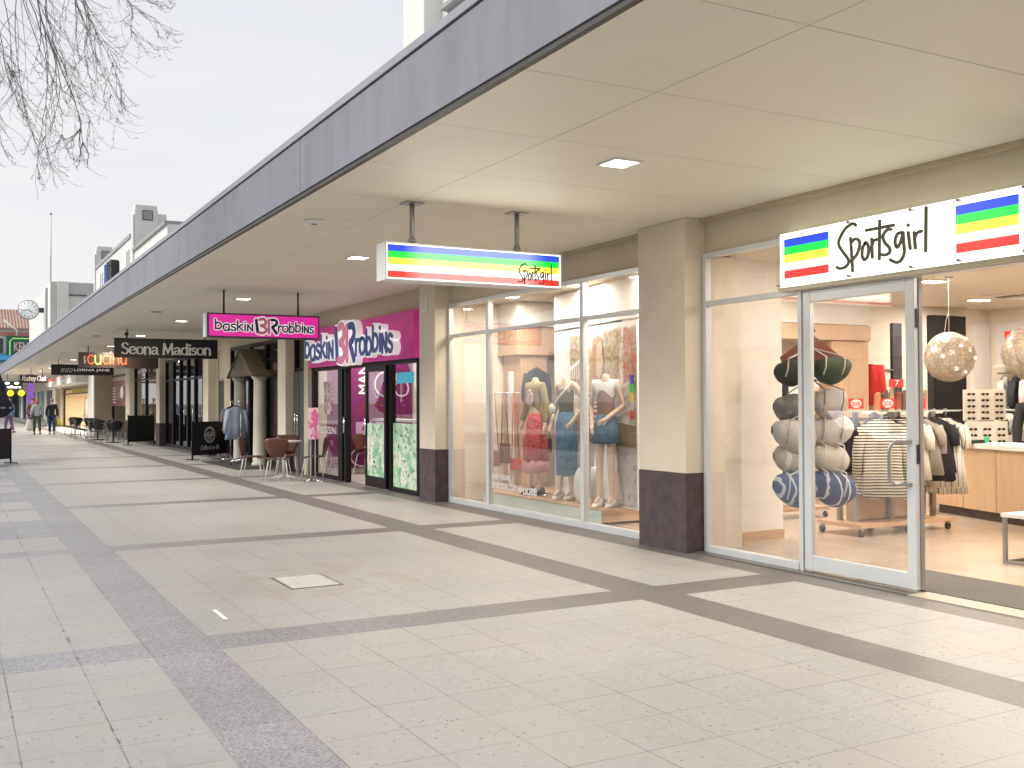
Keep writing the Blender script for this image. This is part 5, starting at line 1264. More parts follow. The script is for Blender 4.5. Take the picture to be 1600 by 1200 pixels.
# mannequins face the street: rz = +90deg turns local +Y towards -X
J = dict(JB, ell=(-.22, -.04, 1.19), wrl=(-.26, .03, .96), elr=(.24, -.02, 1.20), wrr=(.27, .06, .98))
m1 = mann('headless mannequin in an olive jacket and long red patterned skirt, left of the three', 0, 0, J)
upperwear('jacket', m1, J, mat('olive_cloth', (.30, .25, .11), .9), .95, .02, -.05)
q = MB(); q.ball((0, .125, 1.30), (.085, .018, .12), mottled('lace_print', [(.7, .66, .58), (.5, .2, .2), (.75, .7, .6)], 40, .8), 14, 8); q.build('top_print').parent = m1
q = MB(); drape(q, [(1.10, .125, .10), (1.0, .165, .13), (.75, .20, .16), (.46, .235, .19)], (0, 0, 0), mottled('red_print', [(.55, .03, .03), (.62, .12, .09), (.40, .015, .02), (.70, .45, .36)], 16, .85), 9, .08, 0, 48, 2)
drape(q, [(.47, .23, .185), (.40, .24, .19), (.31, .245, .195)], (0, 0, 0), mat('pale_red_hem', (.60, .30, .27), .85), 9, .09, 0, 48, 2)
q.build('skirt').parent = m1
for s_ in 'lr': shoe(m1, J, mt_blackf, s_)
q = MB(); q.box(-.36, -.22, -.02, .10, .98, 1.22, mt_blackp); q.tube([(-.29, .04, 1.22), (-.18, .02, 1.50), (-.2, .0, 1.50), (-.31, .04, 1.22)], .008, mt_black, 5)
fin(m1, (7.08, 12.30, .20), R(100))
J = dict(JB, ell=(-.30, -.08, 1.22), wrl=(-.20, .10, 1.02), elr=(.24, -.05, 1.19), wrr=(.20, .12, .98))
m2 = mann('headless mannequin in dark sleeveless top and long denim skirt, middle of the three', 0, 0, J)
upperwear('top', m2, J, mat('dark_green_cloth', (.10, .095, .05), .9), 0, .022, .06)
q = MB(); drape(q, [(1.12, .125, .10), (.98, .175, .14), (.7, .18, .15), (.32, .165, .14)], (0, 0, 0), mat('denim', (.08, .19, .29), .9, var=.25, vs=14), 6, .04, 0, 40, 5); q.build('skirt').parent = m2
q = MB(); q.tube([(-.17, .06, 1.50), (0, .15, 1.33), (.16, .14, 1.2), (.20, .10, 1.12)], .012, mt_whtcloth, 6); q.ball((.16, .15, 1.16), (.06, .05, .065), mt_whtcloth, 12, 8); q.build('shoulder_bag').parent = m2
for s_ in 'lr': shoe(m2, J, mt_wht, s_)
fin(m2, (7.07, 11.47, .20), R(110))
J = dict(JB, ell=(-.27, -.02, 1.20), wrl=(-.10, .18, 1.06), elr=(.25, -.03, 1.22), wrr=(.16, .13, .99))
m3 = mann('headless mannequin in brown pinafore, white tee and short skirt, right of the three', 0, 0, J)
upperwear('tee', m3, J, mt_whtcloth, .35, .018, -.1); upperwear('pinafore', m3, dict(J, neck=(0, 0, 1.49)), mat('brown_pinafore', (.22, .11, .065), .85), 0, .028, .10)
q = MB(); drape(q, [(1.10, .135, .11), (.95, .185, .15), (.76, .205, .165)], (0, 0, 0), mat('denim_light', (.07, .15, .23), .9, var=.25, vs=14), 6, .05, 0, 40, 6); q.build('skirt').parent = m3
for s_ in 'lr': shoe(m3, J, mt_wht, s_)
fin(m3, (7.00, 10.44, .20), R(120))

# ---- poster wall behind the mannequins: a generic outdoor scene made of flat printed shapes
A_, B_ = Vector((7.46, 12.42, .20)), Vector((7.10, 9.93, .20)); PU = (B_-A_).normalized(); PN = Vector((-PU.y, PU.x, 0)); PN = PN if PN.x < 0 else -PN
PL = (B_-A_).length
bp = thing('backdrop_poster', 'tall photographic backdrop with white railing, face and red flowers behind the mannequins', 'poster', A_)
q = MB(); q.obox((A_+B_)/2+V(0, 0, 1.13)-PN*.02, PU*PL/2, PN*.018, V(0, 0, 1.13), mt_wht); q.obox((A_+B_)/2+V(0, 0, 2.53)-PN*.02, PU*PL/2, PN*.018, V(0, 0, .24), mt_whitewall); q.build('board', bp)
q = MB(); lay = [0]
def pp(poly, m):
    lay[0] += 1; q.add([A_+PU*(u*PL)+V(0, 0, v*2.22+.02)+PN*(.0005+.0004*lay[0]) for u, v in poly], [tuple(range(len(poly)))], m)
mp_sky = mottled('print_leaf_light', [(.74, .68, .58), (.82, .79, .74), (.50, .40, .26), (.84, .82, .78)], 9, .6, 0, 5)
mp_leaf = mottled('print_leaves', [(.12, .10, .05), (.34, .26, .14), (.62, .50, .34), (.20, .15, .08)], 14, .6, 0, 5)
mp_red = mottled('print_flowers', [(.35, .04, .03), (.55, .12, .08), (.62, .45, .35), (.25, .05, .03)], 16, .6, 0, 5)
mp_grass = mottled('print_grass', [(.12, .12, .03), (.22, .22, .07), (.35, .16, .10), (.2, .14, .08)], 18, .6, 0, 5)
mp_path = mottled('print_path', [(.36, .33, .32), (.50, .46, .43), (.26, .24, .25)], 8, .6, 0, 5)
mp_face = mat('print_face', (.70, .50, .38), .6, var=.04); mp_hair = mottled('print_hair', [(.58, .38, .20), (.42, .24, .11), (.65, .48, .30)], 22, .6, 0, 4); mp_shirt = stripemat('print_stripes', (.70, .66, .60), (.35, .10, .08), 16, 2, .5, .1)
pp([(.22, 0), (.99, 0), (.99, .98), (.22, .98)], mp_sky); pp([(.22, .30), (.99, .30), (.99, .44), (.22, .50)], mp_grass); pp([(.22, 0), (.99, 0), (.99, .32), (.22, .34)], mp_path)
pp([(.22, .62), (.46, .60), (.50, .75), (.44, .97), (.22, .97)], mp_leaf); pp([(.66, .72), (.80, .68), (.84, .97), (.64, .97)], mp_leaf); pp([(.86, .66), (.99, .64), (.99, .97), (.86, .97)], mp_red); pp([(.36, .52), (.50, .50), (.5, .62), (.34, .62)], mp_grass)
pp([(.22, .78), (.36, .83), (.47, .78), (.47, .755), (.36, .805), (.22, .755)], mt_wht)
for k in range(9): pp([(.225+k*.027, .71), (.235+k*.027, .71), (.235+k*.027, .79), (.225+k*.027, .79)], mt_wht)
pp([(.70, .62), (.99, .70), (.99, .68), (.70, .60)], mt_wht); pp([(.70, .47), (.99, .56), (.99, .545), (.70, .455)], mt_wht)
for k in range(14): pp([(.705+k*.0205, .47+k*.0063), (.713+k*.0205, .472+k*.0063), (.713+k*.0205, .61+k*.0056), (.705+k*.0205, .61+k*.0056)], mt_wht)
def ell(cu, cv, ru, rv, n=20): return [(cu+ru*math.cos(2*PI*i/n), cv+rv*math.sin(2*PI*i/n)) for i in range(n)]
pp([(.50, .66), (.49, .80), (.525, .93), (.58, .955), (.63, .93), (.635, .86), (.61, .74), (.58, .64)], mp_hair); pp([(.565, .72), (.56, .84), (.575, .90), (.61, .92), (.635, .89), (.64, .84), (.652, .80), (.643, .79), (.644, .76), (.63, .725), (.60, .70)], mp_face)
pp(ell(.622, .842, .009, .006, 10), mp_leaf); pp(ell(.633, .757, .010, .006, 10), mp_red); pp([(.535, .62), (.54, .74), (.56, .82), (.555, .9), (.52, .88), (.50, .72)], mp_hair); pp([(.47, .44), (.46, .60), (.52, .66), (.63, .67), (.72, .58), (.74, .42), (.62, .36), (.5, .38)], mp_shirt)
pp([(.70, .58), (.77, .50), (.79, .36), (.76, .36), (.73, .47)], mp_face); pp([(.50, .10), (.58, .40), (.78, .38), (.82, .12), (.70, .02), (.56, .02)], mt_whtcloth); pp([(.70, .02), (.80, .22), (.86, .04)], mp_face)
q.build('print', bp)
q = MB()
for k, m in enumerate(SE): q.obox(B_-PU*.10+V(0, 0, 1.55-k*.105)+PN*.02, PU*.045, PN*.003, V(0, 0, .0525), mat('tag_%d' % k, SCOL[k], .5))
q.build('rainbow_tag', bp)
wl_ = thing('window_decal', 'white web address lettering low on the display window glass', 'lettering', (6.555, 12.3, .3))
q = MB(); text(q, 'SHOP ONLINE', (6.556, 12.6, .43), (0, -1, 0), EZ, (-1, 0, 0), .52, .075, mt_vin, ext=.002, offset=.03); text(q, 'SPORTSGIRL.COM.AU', (6.556, 12.6, .30), (0, -1, 0), EZ, (-1, 0, 0), .85, .09, mt_vin, ext=.002, offset=.03); strokes(q, 'ooee', (6.556, 11.72, .29), (0, -1, 0), EZ, (-1, 0, 0), .36, .12, mt_vin, pen=.16, ext=.002); q.build('vinyl', wl_)
# handbags on a rail against the side wall
hr = thing('handbag_rail', 'white rail of hanging handbags by the left end of the display window', 'rail', (7.7, 13.4, 0))
q = MB(); q.tube([(7.05, 13.62, 1.62), (8.4, 13.62, 1.62)], .012, mt_wht, 8)
for x in (7.45, 7.9): q.box(x-.035, x+.035, 13.66, 13.72, .2, 1.95, mt_wht)
q.build('frame', hr)
for k, (x, c1, w_, h_, dn, nm) in enumerate(((7.10, (.30, .14, .08), .17, .24, .85, 'tan'), (7.28, (.16, .07, .04), .15, .30, .75, 'brown'), (7.46, (.50, .04, .03), .16, .18, .98, 'red'), (7.64, (.35, .18, .10), .14, .26, .62, 'caramel'), (7.82, (.48, .08, .06), .15, .2, .80, 'coral'), (8.0, (.05, .05, .05), .16, .22, .7, 'black'))):
    m = mat('bag_%d' % k, c1, .45); o = thing('handbag', nm+' handbag with long straps hanging in the display window', 'handbag', (x, 13.58, 1.6-dn), 0, 'handbags in the display window')
    MB().box(x-w_/2, x+w_/2, 13.52, 13.62, 1.62-dn-h_, 1.62-dn, m).build('pouch', o, bevel=.02)
    MB().tube([(x-w_*.4, 13.57, 1.62-dn), (x-.02, 13.59, 1.63), (x+.02, 13.59, 1.63), (x+w_*.4, 13.57, 1.62-dn)], .009, m, 6).build('strap', o)
garment('jacket', 'black jacket hanging behind the olive jacket mannequin', (7.62, 13.2, 1.98), mt_blackp, w=.2, ln=.5, sleeve=.4, rz=.2, seed=9)
drum = thing('plinth_block', 'small white plinth beside the mannequin in denim', 'plinth', (7.25, 11.0, .2)); MB().lathe([(.14, .20), (.15, .23), (.15, .62), (.14, .65)], (7.30, 10.98, 0), mt_wht, 24).build('block', drum)
ft = thing('tote_bag', 'round cream patterned tote bag standing on the platform between the mannequins', 'tote bag', (6.98, 10.98, .2))
MB().ball((6.98, 10.98, .43), (.07, .15, .23), mottled('tote_print', [(.72, .70, .62), (.72, .70, .62), (.45, .42, .25)], 14, .7), 20, 12).build('pouch', ft)

# ---- tower of hanging bags behind the narrow window
bt_ = thing('bag_stand', 'tall hanging tower of striped and knitted bags behind the glass door', 'bag display', (7.42, 7.45, 1.3))
cx, cy3 = 7.42, 7.45; viewR = V(.878, -.479, 0)
q = MB(); q.tube([(cx, cy3, .55), (cx, cy3, 2.97)], .006, mt_steel, 5); q.lathe([(.04, 2.97), (.05, 2.995)], (cx, cy3, 0), mt_steel, 12); q.build('cord', bt_)
mk = mottled('knit_grey', [(.42, .40, .37), (.55, .53, .50), (.35, .33, .31)], 60, .9, 0, 4)
rb = random.Random(17)
tiers = [(1.80, [(.30, mat('bag_black', (.03, .035, .03), .6)), (.30, mat('bag_green_black', (.035, .06, .025), .6))], .20, .13), (1.48, [(.28, mottled('bag_grey_a', [(.30, .28, .26), (.20, .19, .18), (.40, .38, .35)], 7, .8, 0, 3)), (.28, mat('bag_grey_b', (.38, .35, .32), .8))], .20, .15), (1.18, [(.33, mk), (.30, mk)], .26, .16), (.92, [(.30, stripemat('bag_stone', (.45, .42, .37), (.66, .64, .60), 5, 0, .75, .1)), (.30, mat('bag_stone_b', (.50, .46, .40), .85))], .22, .16), (.64, [(.30, stripemat('bag_blue', (.05, .09, .20), (.45, .47, .50), 9, 0, .78, .1)), (.30, stripemat('bag_blue_b', (.04, .06, .14), (.5, .5, .5), 11, 0, .8, .1))], .25, .17)]
for i, (z, bb, rw, rh) in enumerate(tiers):
    for s_, (r_, m) in zip((-1, 1), bb):
        c = Vector((cx, cy3, z+rb.uniform(-.035, .035)))+viewR*s_*.185+V(-.479, -.878, 0)*rb.uniform(-.05, .05); tl = rb.uniform(-.16, .16); tw_ = rb.uniform(-.3, .3)
        n_ = MB(); k_ = 22
        vs = []
        for a_ in range(13):
            t_ = a_/12; rr_ = max(.02, math.sin(PI*t_))**.36
            for j in range(k_):
                g_ = 2*PI*j/k_; sag = -.03*math.sin(PI*t_)
                vs.append(c+viewR*((t_-.5)*2*rw*.90)+V(0, 0, 1)*(tl*(t_-.5)*2*rw)+V(.479, .878, 0)*(tw_*(t_-.5)*2*rw)+V(.479, .878, 0)*(.13*rr_*math.cos(g_))+V(0, 0, rh*rr_*math.sin(g_)*(1+.09*math.sin(3*g_+i+s_)+.05*math.sin(9*t_+2*g_))+sag))
        fs = [(a_*k_+j, a_*k_+(j+1) % k_, (a_+1)*k_+(j+1) % k_, (a_+1)*k_+j) for a_ in range(12) for j in range(k_)]
        n_.add(vs, fs, m, True); o = n_.build('duffel', bt_)
        q = MB(); d_ = V(-.479, -.878, 0)*.135
        for e in (-.09, .09):
            q.tube([c+viewR*(e-.02)+d_*.9+V(0, 0, -rh*.6), c+viewR*e+d_*1.05, c+viewR*(e+.015)+d_*.75+V(0, 0, rh*.75), Vector((cx, cy3, z+rh+.08))], .008, mat('strap_%d' % i, [(.55, .5, .45), (.20, .19, .18), (.45, .40, .38), (.6, .6, .58), (.5, .52, .55)][i], .7), 6)
        q.build('strap', o)
q = MB(); q.prism([Vector((cx, cy3, 2.15)), Vector((cx, cy3, 1.92))-viewR*.30, Vector((cx, cy3, 1.86))-viewR*.28, Vector((cx, cy3, 1.86))+viewR*.28, Vector((cx, cy3, 1.92))+viewR*.30], (.02, .036, 0), mat('maroon_flap', (.22, .06, .04), .6)); q.tube([Vector((cx, cy3, 2.17))+viewR*(-.05), Vector((cx, cy3, 2.23)), Vector((cx, cy3, 2.17))+viewR*.04], .008, mt_black, 6); q.build('top_flap', bt_)

# ---- rolling gondola with shirts
gd = thing('shirt_rack', 'wheeled timber based rack with glass shelf and metal uprights behind the door', 'clothes rack', (9.2, 8.25, 0))
q = MB(); q.box(8.62, 9.48, 7.95, 8.60, .10, .145, mt_wood_h); q.box(9.56, 10.15, 7.95, 8.60, .10, .145, mt_wood_h); q.build('base', gd, bevel=.003)
for x, y in ((8.66, 8.55), (8.68, 8.0), (9.42, 8.0), (9.60, 8.02), (10.1, 8.02), (9.42, 8.55)):
    q = MB(); q.tube([(x, y-.012, .042), (x, y+.012, .042)], .042, mt_dark, 14); q.box(x-.018, x+.018, y-.02, y+.02, .06, .10, mt_steel); q.build('caster', gd)
q = MB()
for x in (8.78, 9.34, 9.72, 10.02):
    for y in (8.16, 8.40): q.box(x-.03, x+.03, y-.02, y+.02, .145, 1.36, mt_steel)
q.box(8.7, 10.1, 8.10, 8.13, 1.26, 1.29, mt_steel); q.box(8.7, 10.1, 8.43, 8.46, 1.26, 1.29, mt_steel)
q.build('uprights', gd)
MB().box(8.82, 9.98, 8.22, 8.34, .16, 1.20, mt_wood_h).build('back_panel', gd)
MB().box(8.62, 10.2, 7.92, 8.60, 1.36, 1.375, mat('shelf_glass', (.55, .60, .55), .1)).build('shelf', gd)
mstr = stripemat('breton_stripe', (.72, .68, .58), (.02, .02, .022), 31, 2, .62, .012); mpin = stripemat('pinstripe', (.72, .68, .60), (.1, .1, .1), 26, 0, .88, .01)
gl = [('black', mt_blackp, .60, .15, 1.45), ('dark grey', mat('dkgrey_cloth', (.06, .06, .065), .9), .55, .2, 1.5), ('cream and black striped long sleeved', mstr, .80, .52, .40), ('closely striped long sleeved', mstr, .86, .55, .60), ('narrow striped', mstr, .74, .42, 1.1), ('short striped', mstr, .55, .2, 1.3), ('plain white', mt_whtcloth, .72, .3, .8), ('ivory', mat('ivory_cloth', (.68, .64, .55), .9), .66, .25, 1.2),
      ('loosely striped', mstr, .68, .2, 1.4), ('taupe', mat('taupe_cloth', (.34, .30, .26), .9), .62, .2, 1.2), ('soft grey', mat('softgrey_cloth', (.40, .38, .36), .9), .62, .3, 1.35), ('black short sleeved', mt_blackp, .70, .22, .7), ('charcoal', mat('charcoal_cloth', (.035, .035, .04), .9), .62, .22, 1.1), ('pale pinstriped', mpin, .78, .25, 1.0), ('long cream pinstriped', mpin, .86, .25, .75)]
for k, (nm, m, ln_, sl, rz_) in enumerate(gl):
    x = 8.70+k*.096
    garment('hanging_shirt', nm+' top hanging on the wheeled rack behind the door', (x, 8.26 if k < 2 else 7.98-.06*(k % 2), 1.28), m, w=.185, ln=ln_, sleeve=sl, rz=-rz_, seed=k+20, group=None, flare=1.2, folds=7, d=.042)
q = MB()
for k, (x, y) in enumerate(((8.64, 8.02), (8.95, 7.86), (9.33, 7.78))):
    o = thing('sale_ticket', 'red fifty percent off ticket standing on the shirt rack, '+['nearest the bag tower', 'between the other two tickets', 'beside the door edge'][k], 'sign', (x, y, 1.38))
    U2 = V(.878, -.479, 0); N2 = V(-.479, -.878, 0); c = Vector((x, y, 1.455))
    p = MB(); p.obox(c, U2*.082, N2*.003, V(0, 0, .055), mt_red); p.build('card', o)
    p = MB(); p.add([c+N2*.0045+U2*(.06*math.cos(t*PI/10))+V(0, 0, .047*math.sin(t*PI/10)) for t in range(20)], [tuple(range(20))], mt_wht)
    text(p, '50%', c-U2*.045-V(0, 0, .028)+N2*.005, U2, EZ, N2, .09, .05, mt_red, ext=.001, offset=.01, lift=.0005); p.build('print', o)
# rack behind the bag tower
r2_ = thing('low_rack', 'low wheeled rack with dark clothes beyond the bag tower', 'clothes rack', (9.3, 9.7, 0))
q = MB(); q.box(8.9, 9.85, 9.6, 10.0, .10, .14, mt_wood_h); q.tube([(9.0, 9.8, .14), (9.0, 9.8, 1.3)], .014, mt_steel, 8); q.tube([(9.75, 9.8, .14), (9.75, 9.8, 1.3)], .014, mt_steel, 8); q.tube([(9.0, 9.8, 1.3), (9.75, 9.8, 1.3)], .014, mt_steel, 8)
for x in (8.95, 9.8): q.tube([(x-.01, 9.62, .04), (x+.01, 9.62, .04)], .04, mt_dark, 10)
q.build('frame', r2_)
for k, (x, nm, c1) in enumerate(((9.1, 'navy', (.02, .03, .06)), (9.3, 'indigo', (.04, .05, .10)), (9.55, 'slate', (.10, .11, .13)))): garment('hanging_shirt', nm+' top on the low rack beyond the bag tower', (x, 9.8, 1.28), mat('navy_%d' % k, c1, .9), w=.17, ln=.8, sleeve=.3, rz=.9, seed=k)
# wall garments and shelves
garment('hanging_shirt', 'white tee hung facing out on the back wall left of the timber fin', (10.65, 11.0, 1.93), mt_whtcloth, w=.27, ln=.62, sleeve=.22, rz=-.3, seed=31)
garment('hanging_shirt', 'dark long sleeved top beside the white tee on the back wall', (10.05, 10.95, 2.05), mat('dk_top', (.03, .03, .04), .9), w=.24, ln=.7, sleeve=.5, rz=-.3, seed=32)
q = MB(); drape(q, [(2.03, .14, .05), (1.9, .15, .07), (1.35, .20, .10)], (12.45, 11.15, 0), mt_redc, 5, .10, -.2, 30, 8); q.tube([(12.4, 11.15, 2.03), (12.4, 11.35, 2.05)], .01, mt_steel, 6); tag(q.build('red_trousers', at=(12.45, 11.15, 1.7)), 'bright red trousers hanging on the beige wall panel between black strips', 'trousers')
ws = thing('wall_shelf', 'pale wall shelf with folded clothes under the red trousers', 'shelf', (12.6, 11.1, 1.3))
q = MB(); q.box(12.2, 13.0, 10.95, 11.33, 1.20, 1.235, mt_wht); q.box(12.2, 13.0, 11.30, 11.33, 1.95, 1.97, mt_steel); q.build('board', ws)
for k in range(3):
    MB().box(12.25+k*.25, 12.45+k*.25, 11.0, 11.28, 1.237, 1.40, mat('fold_%d' % k, [(.45, .42, .38), (.10, .10, .12), (.6, .55, .48)][k], .9)).build('folded_stack', ws, bevel=.02)
wr = thing('wall_rack', 'wall rack with a row of mixed tops below a white shelf at the back right', 'clothes rack', (14.2, 9.6, 1.9))
q = MB(); q.box(15.0, 15.39, 7.6, 11.0, 2.02, 2.05, mt_wht); q.tube([(15.1, 7.6, 1.92), (15.1, 11.0, 1.92)], .014, mt_steel, 8)
for y in (7.7, 9.3, 10.9): q.tube([(15.1, y, 1.92), (15.38, y, 1.92)], .01, mt_steel, 6)
q.build('frame', wr)
cl = [(.62, .6, .55), (.04, .04, .05), (.68, .65, .6), (.55, .03, .03), (.7, .68, .64), (.35, .3, .2), (.5, .48, .44), (.04, .05, .07), (.7, .55, .5), (.66, .64, .6), (.1, .12, .16), (.7, .67, .6), (.3, .2, .15), (.6, .58, .56)]
nmz = ['ivory', 'black', 'white', 'red', 'cream', 'khaki', 'stone', 'ink blue', 'blush', 'chalk', 'dark navy', 'milk white', 'brown', 'light grey']
for k in range(14): garment('hanging_shirt', nmz[k]+' top on the back wall rack, %s' % ['at its far end', 'second from the far end', 'third from the far end', 'fourth from the far end', 'fifth from the far end', 'sixth from the far end', 'seventh, just past its middle', 'eighth, past its middle', 'ninth along it', 'tenth along it', 'eleventh along it', 'third from the near end', 'second from the near end', 'at its near end'][k], (15.08, 10.85-k*.2, 1.86), mat('wallrack_%d' % k, cl[k], .9), w=.19, ln=.72, sleeve=.4, rz=.25, seed=k+50, d=.05)
pt = thing('price_poster', 'red price poster reading thirty nine above the white wall shelf', 'sign', (14.6, 10.7, 2.3))
q = MB(); q.obox((14.9, 10.55, 2.36), V(.878, -.479, 0)*.15, V(.479, .878, 0)*.004, V(0, 0, .22), mt_red); q.build('card', pt)
q = MB(); text(q, '$39', Vector((14.9, 10.55, 2.36))-V(.878, -.479, 0)*.12+V(-.479, -.878, 0)*.005, V(.878, -.479, 0), EZ, V(-.479, -.878, 0), .22, .13, mt_wht, offset=.02); q.build('print', pt)
wp2 = thing('wall_panel', 'white framed panel on the back wall behind the price poster', 'panel', (15, 11, 2)); MB().box(14.95, 15.38, 11.33, 11.395, 1.2, 2.75, mt_whitewall).box(15.36, 15.395, 9.9, 11.2, 2.06, 2.75, mt_wht).build('panel_sheet', wp2)
sr = thing('floor_rack', 'round rail of dark and cream tops behind the sunglasses board', 'clothes rack', (12.9, 9.3, 0))
q = MB(); q.tube([(12.9, 9.4, 0), (12.9, 9.4, 1.34)], .02, mt_steel); q.tube([(12.9+.5*math.cos(a_*PI/8), 9.4+.5*math.sin(a_*PI/8), 1.34) for a_ in range(16)], .012, mt_steel, 6, closed=True); q.tube([(12.4, 9.4, 1.34), (13.4, 9.4, 1.34)], .01, mt_steel, 6); q.build('frame', sr)
for k in range(7):
    a_ = -2.6+k*.33; garment('hanging_shirt', ['black', 'cream', 'grey', 'ivory', 'charcoal', 'white', 'sand'][k]+' top on the round rail behind the sunglasses board', (12.9+.5*math.cos(a_), 9.4+.5*math.sin(a_), 1.30), mat('round_%d' % k, [(.04,)*3, (.6, .57, .5), (.3, .3, .3), (.68, .65, .58), (.06, .06, .06), (.7, .7, .67), (.5, .42, .3)][k], .9), w=.15, ln=.65, sleeve=.2, rz=a_+PI/2, seed=k+80)
# ---- till counter
co = thing('till_counter', 'long timber panelled counter with a white top inside the shop', 'counter', (11.1, 7.5, 0))
P0, P1 = Vector((11.46, 9.33, 0)), Vector((10.55, 6.3, 0)); D_ = (P1-P0).normalized(); Nq = Vector((-D_.y, D_.x, 0)); Nq = Nq if Nq.x > 0 else -Nq; Lc = (P1-P0).length; mid = (P0+P1)/2
q = MB()
for k in range(5): a_ = P0+D_*(Lc*(k+.5)/5); q.obox(a_+Nq*.33+V(0, 0, .50), D_*(Lc/10-.006), Nq*.33, V(0, 0, .38), mt_wood)
q.obox(mid+Nq*.35+V(0, 0, .5), D_*(Lc/2-.01), Nq*.30, V(0, 0, .375), mt_steel); q.build('body', co)
q = MB(); q.obox(mid+Nq*.36+V(0, 0, .06), D_*(Lc/2-.05), Nq*.3, V(0, 0, .055), mt_brown); q.build('kickboard', co)
q = MB(); q.obox(mid+Nq*.33+V(0, 0, .912), D_*(Lc/2+.03), Nq*.37, V(0, 0, .028), mt_wht); q.build('top', co, bevel=.004)
sb = thing('sunglasses_board', 'white two tier board of sunglasses standing on the counter', 'display board', (11.5, 8.85, .94))
U3 = V(.878, -.479, 0); N3 = V(-.479, -.878, 0); c = Vector((11.70, 8.72, 0))
mbd = mat('board_beige', (.62, .56, .48), .6)
q = MB(); q.obox(c+V(0, 0, 1.42), U3*.27, N3*.012, V(0, 0, .20), mbd); q.obox(c+V(0, 0, 1.08)+N3*.05, U3*.27, N3*.012, V(0, 0, .13), mbd); q.build('board', sb)
mgl = mat('lens_dark', (.02, .015, .015), .15)
for r_ in range(8):
    zz = 1.56-r_*.078 if r_ < 5 else 1.55-r_*.078-.05; dn = .02 if r_ < 5 else .07
    for cc in range(3):
        o_ = c+U3*(-.18+cc*.18)+V(0, 0, zz)+N3*(dn+.01)
        p = MB()
        for e in (-1, 1): p.add([o_+U3*(e*.028+.022*math.cos(t*PI/5))+V(0, 0, .017*math.sin(t*PI/5)) for t in range(10)]+[o_+N3*.008+U3*(e*.028+.022*math.cos(t*PI/5))+V(0, 0, .017*math.sin(t*PI/5)) for t in range(10)], [tuple(range(10)), tuple(range(19, 9, -1))]+[(t, t+10, (t+1) % 10+10, (t+1) % 10) for t in range(10)], mgl)
        p.tube([o_-U3*.055, o_+V(0, 0, .006), o_+U3*.055], .004, mgl, 5)
        o = p.build('sunglasses'); o.parent = None
        tag(o, 'pair of dark sunglasses on the two tier counter board', 'sunglasses', 'sunglasses on the counter board')
cg = thing('counter_gadget', 'small black and green gadget on the counter before the sunglasses board', 'gadget', (11.2, 8.6, .94))
q = MB(); q.box(11.08, 11.42, 8.48, 8.60, .942, .985, mt_black); q.build('body', cg, bevel=.01); MB().tube([(11.38, 8.44, .99), (11.38, 8.46, .99)], .04, emis('green_glow', (.02, .35, .14), .3), 14).build('dial', cg)
for k, (dx, c1) in enumerate(((.0, (.15, .5, .2)), (.25, (.7, .7, .66)))):
    o = thing('counter_item', ['green', 'white'][k]+' folded item lying on the counter top near the shop assistant', 'item', (11.2+dx, 7.6-dx, .94)); MB().box(11.1+dx, 11.35+dx, 7.5-dx*.4, 7.7-dx*.4, .942, .975, mat('item_%d' % k, c1, .7)).build('cloth', o, bevel=.01)
# accessories stand left of the counter
ac = thing('scarf_stand', 'small stand of scarves and pouches under a red ticket beside the back wall', 'accessory stand', (11.2, 9.5, 1.0))
q = MB(); q.box(11.0, 12.2, 9.75, 10.1, 1.30, 1.33, mt_wht); q.tube([(11.1, 9.9, 0), (11.1, 9.9, 1.3)], .015, mt_steel); q.tube([(12.1, 9.9, 0), (12.1, 9.9, 1.3)], .015, mt_steel); q.build('frame', ac)
for k in range(8):
    p = MB(); x = 11.1+k*.13; c1 = [(.45, .2, .1), (.1, .08, .07), (.5, .35, .2), (.35, .08, .05), (.15, .1, .08), (.55, .5, .4), (.08, .07, .07), (.4, .25, .15)][k]
    p.prism([(x-.05, 9.9, 1.335), (x+.05, 9.9, 1.335), (x+.03+.02*(k % 2), 9.9, 1.60+.03*(k % 3)), (x-.03, 9.9, 1.57)], (0, .05, 0), mat('pouch_%d' % k, c1, .6)); o = p.build('scarf_roll'); tag(o, ['rust', 'black', 'tan', 'dark red', 'umber', 'oatmeal', 'coal', 'camel'][k]+' rolled scarf standing on the accessory shelf under the red ticket', 'scarf')
tk = thing('sale_ticket', 'red ticket standing above the scarves left of the black wall strip', 'sign', (11.35, 9.8, 1.6)); q = MB(); q.obox((11.35, 9.82, 1.72), U3*.10, N3*.003, V(0, 0, .055), mt_red); q.build('card', tk); q = MB(); text(q, '7', Vector((11.33, 9.82, 1.69)), U3, EZ, N3, .05, .07, mt_wht, lift=.004); q.build('print', tk)
tk = thing('sale_ticket', 'red ticket beside the shop assistant at the right edge', 'sign', (12.4, 8.0, 1.4)); q = MB(); q.obox((12.1, 8.02, 1.50), U3*.09, N3*.003, V(0, 0, .07), mt_red); q.tube([(12.1, 8.05, .94), (12.1, 8.05, 1.45)], .006, mt_steel, 6); q.build('card', tk); q = MB(); text(q, '7', Vector((12.08, 8.03, 1.46)), U3, EZ, N3, .06, .09, mt_wht, lift=.004); q.build('print', tk)
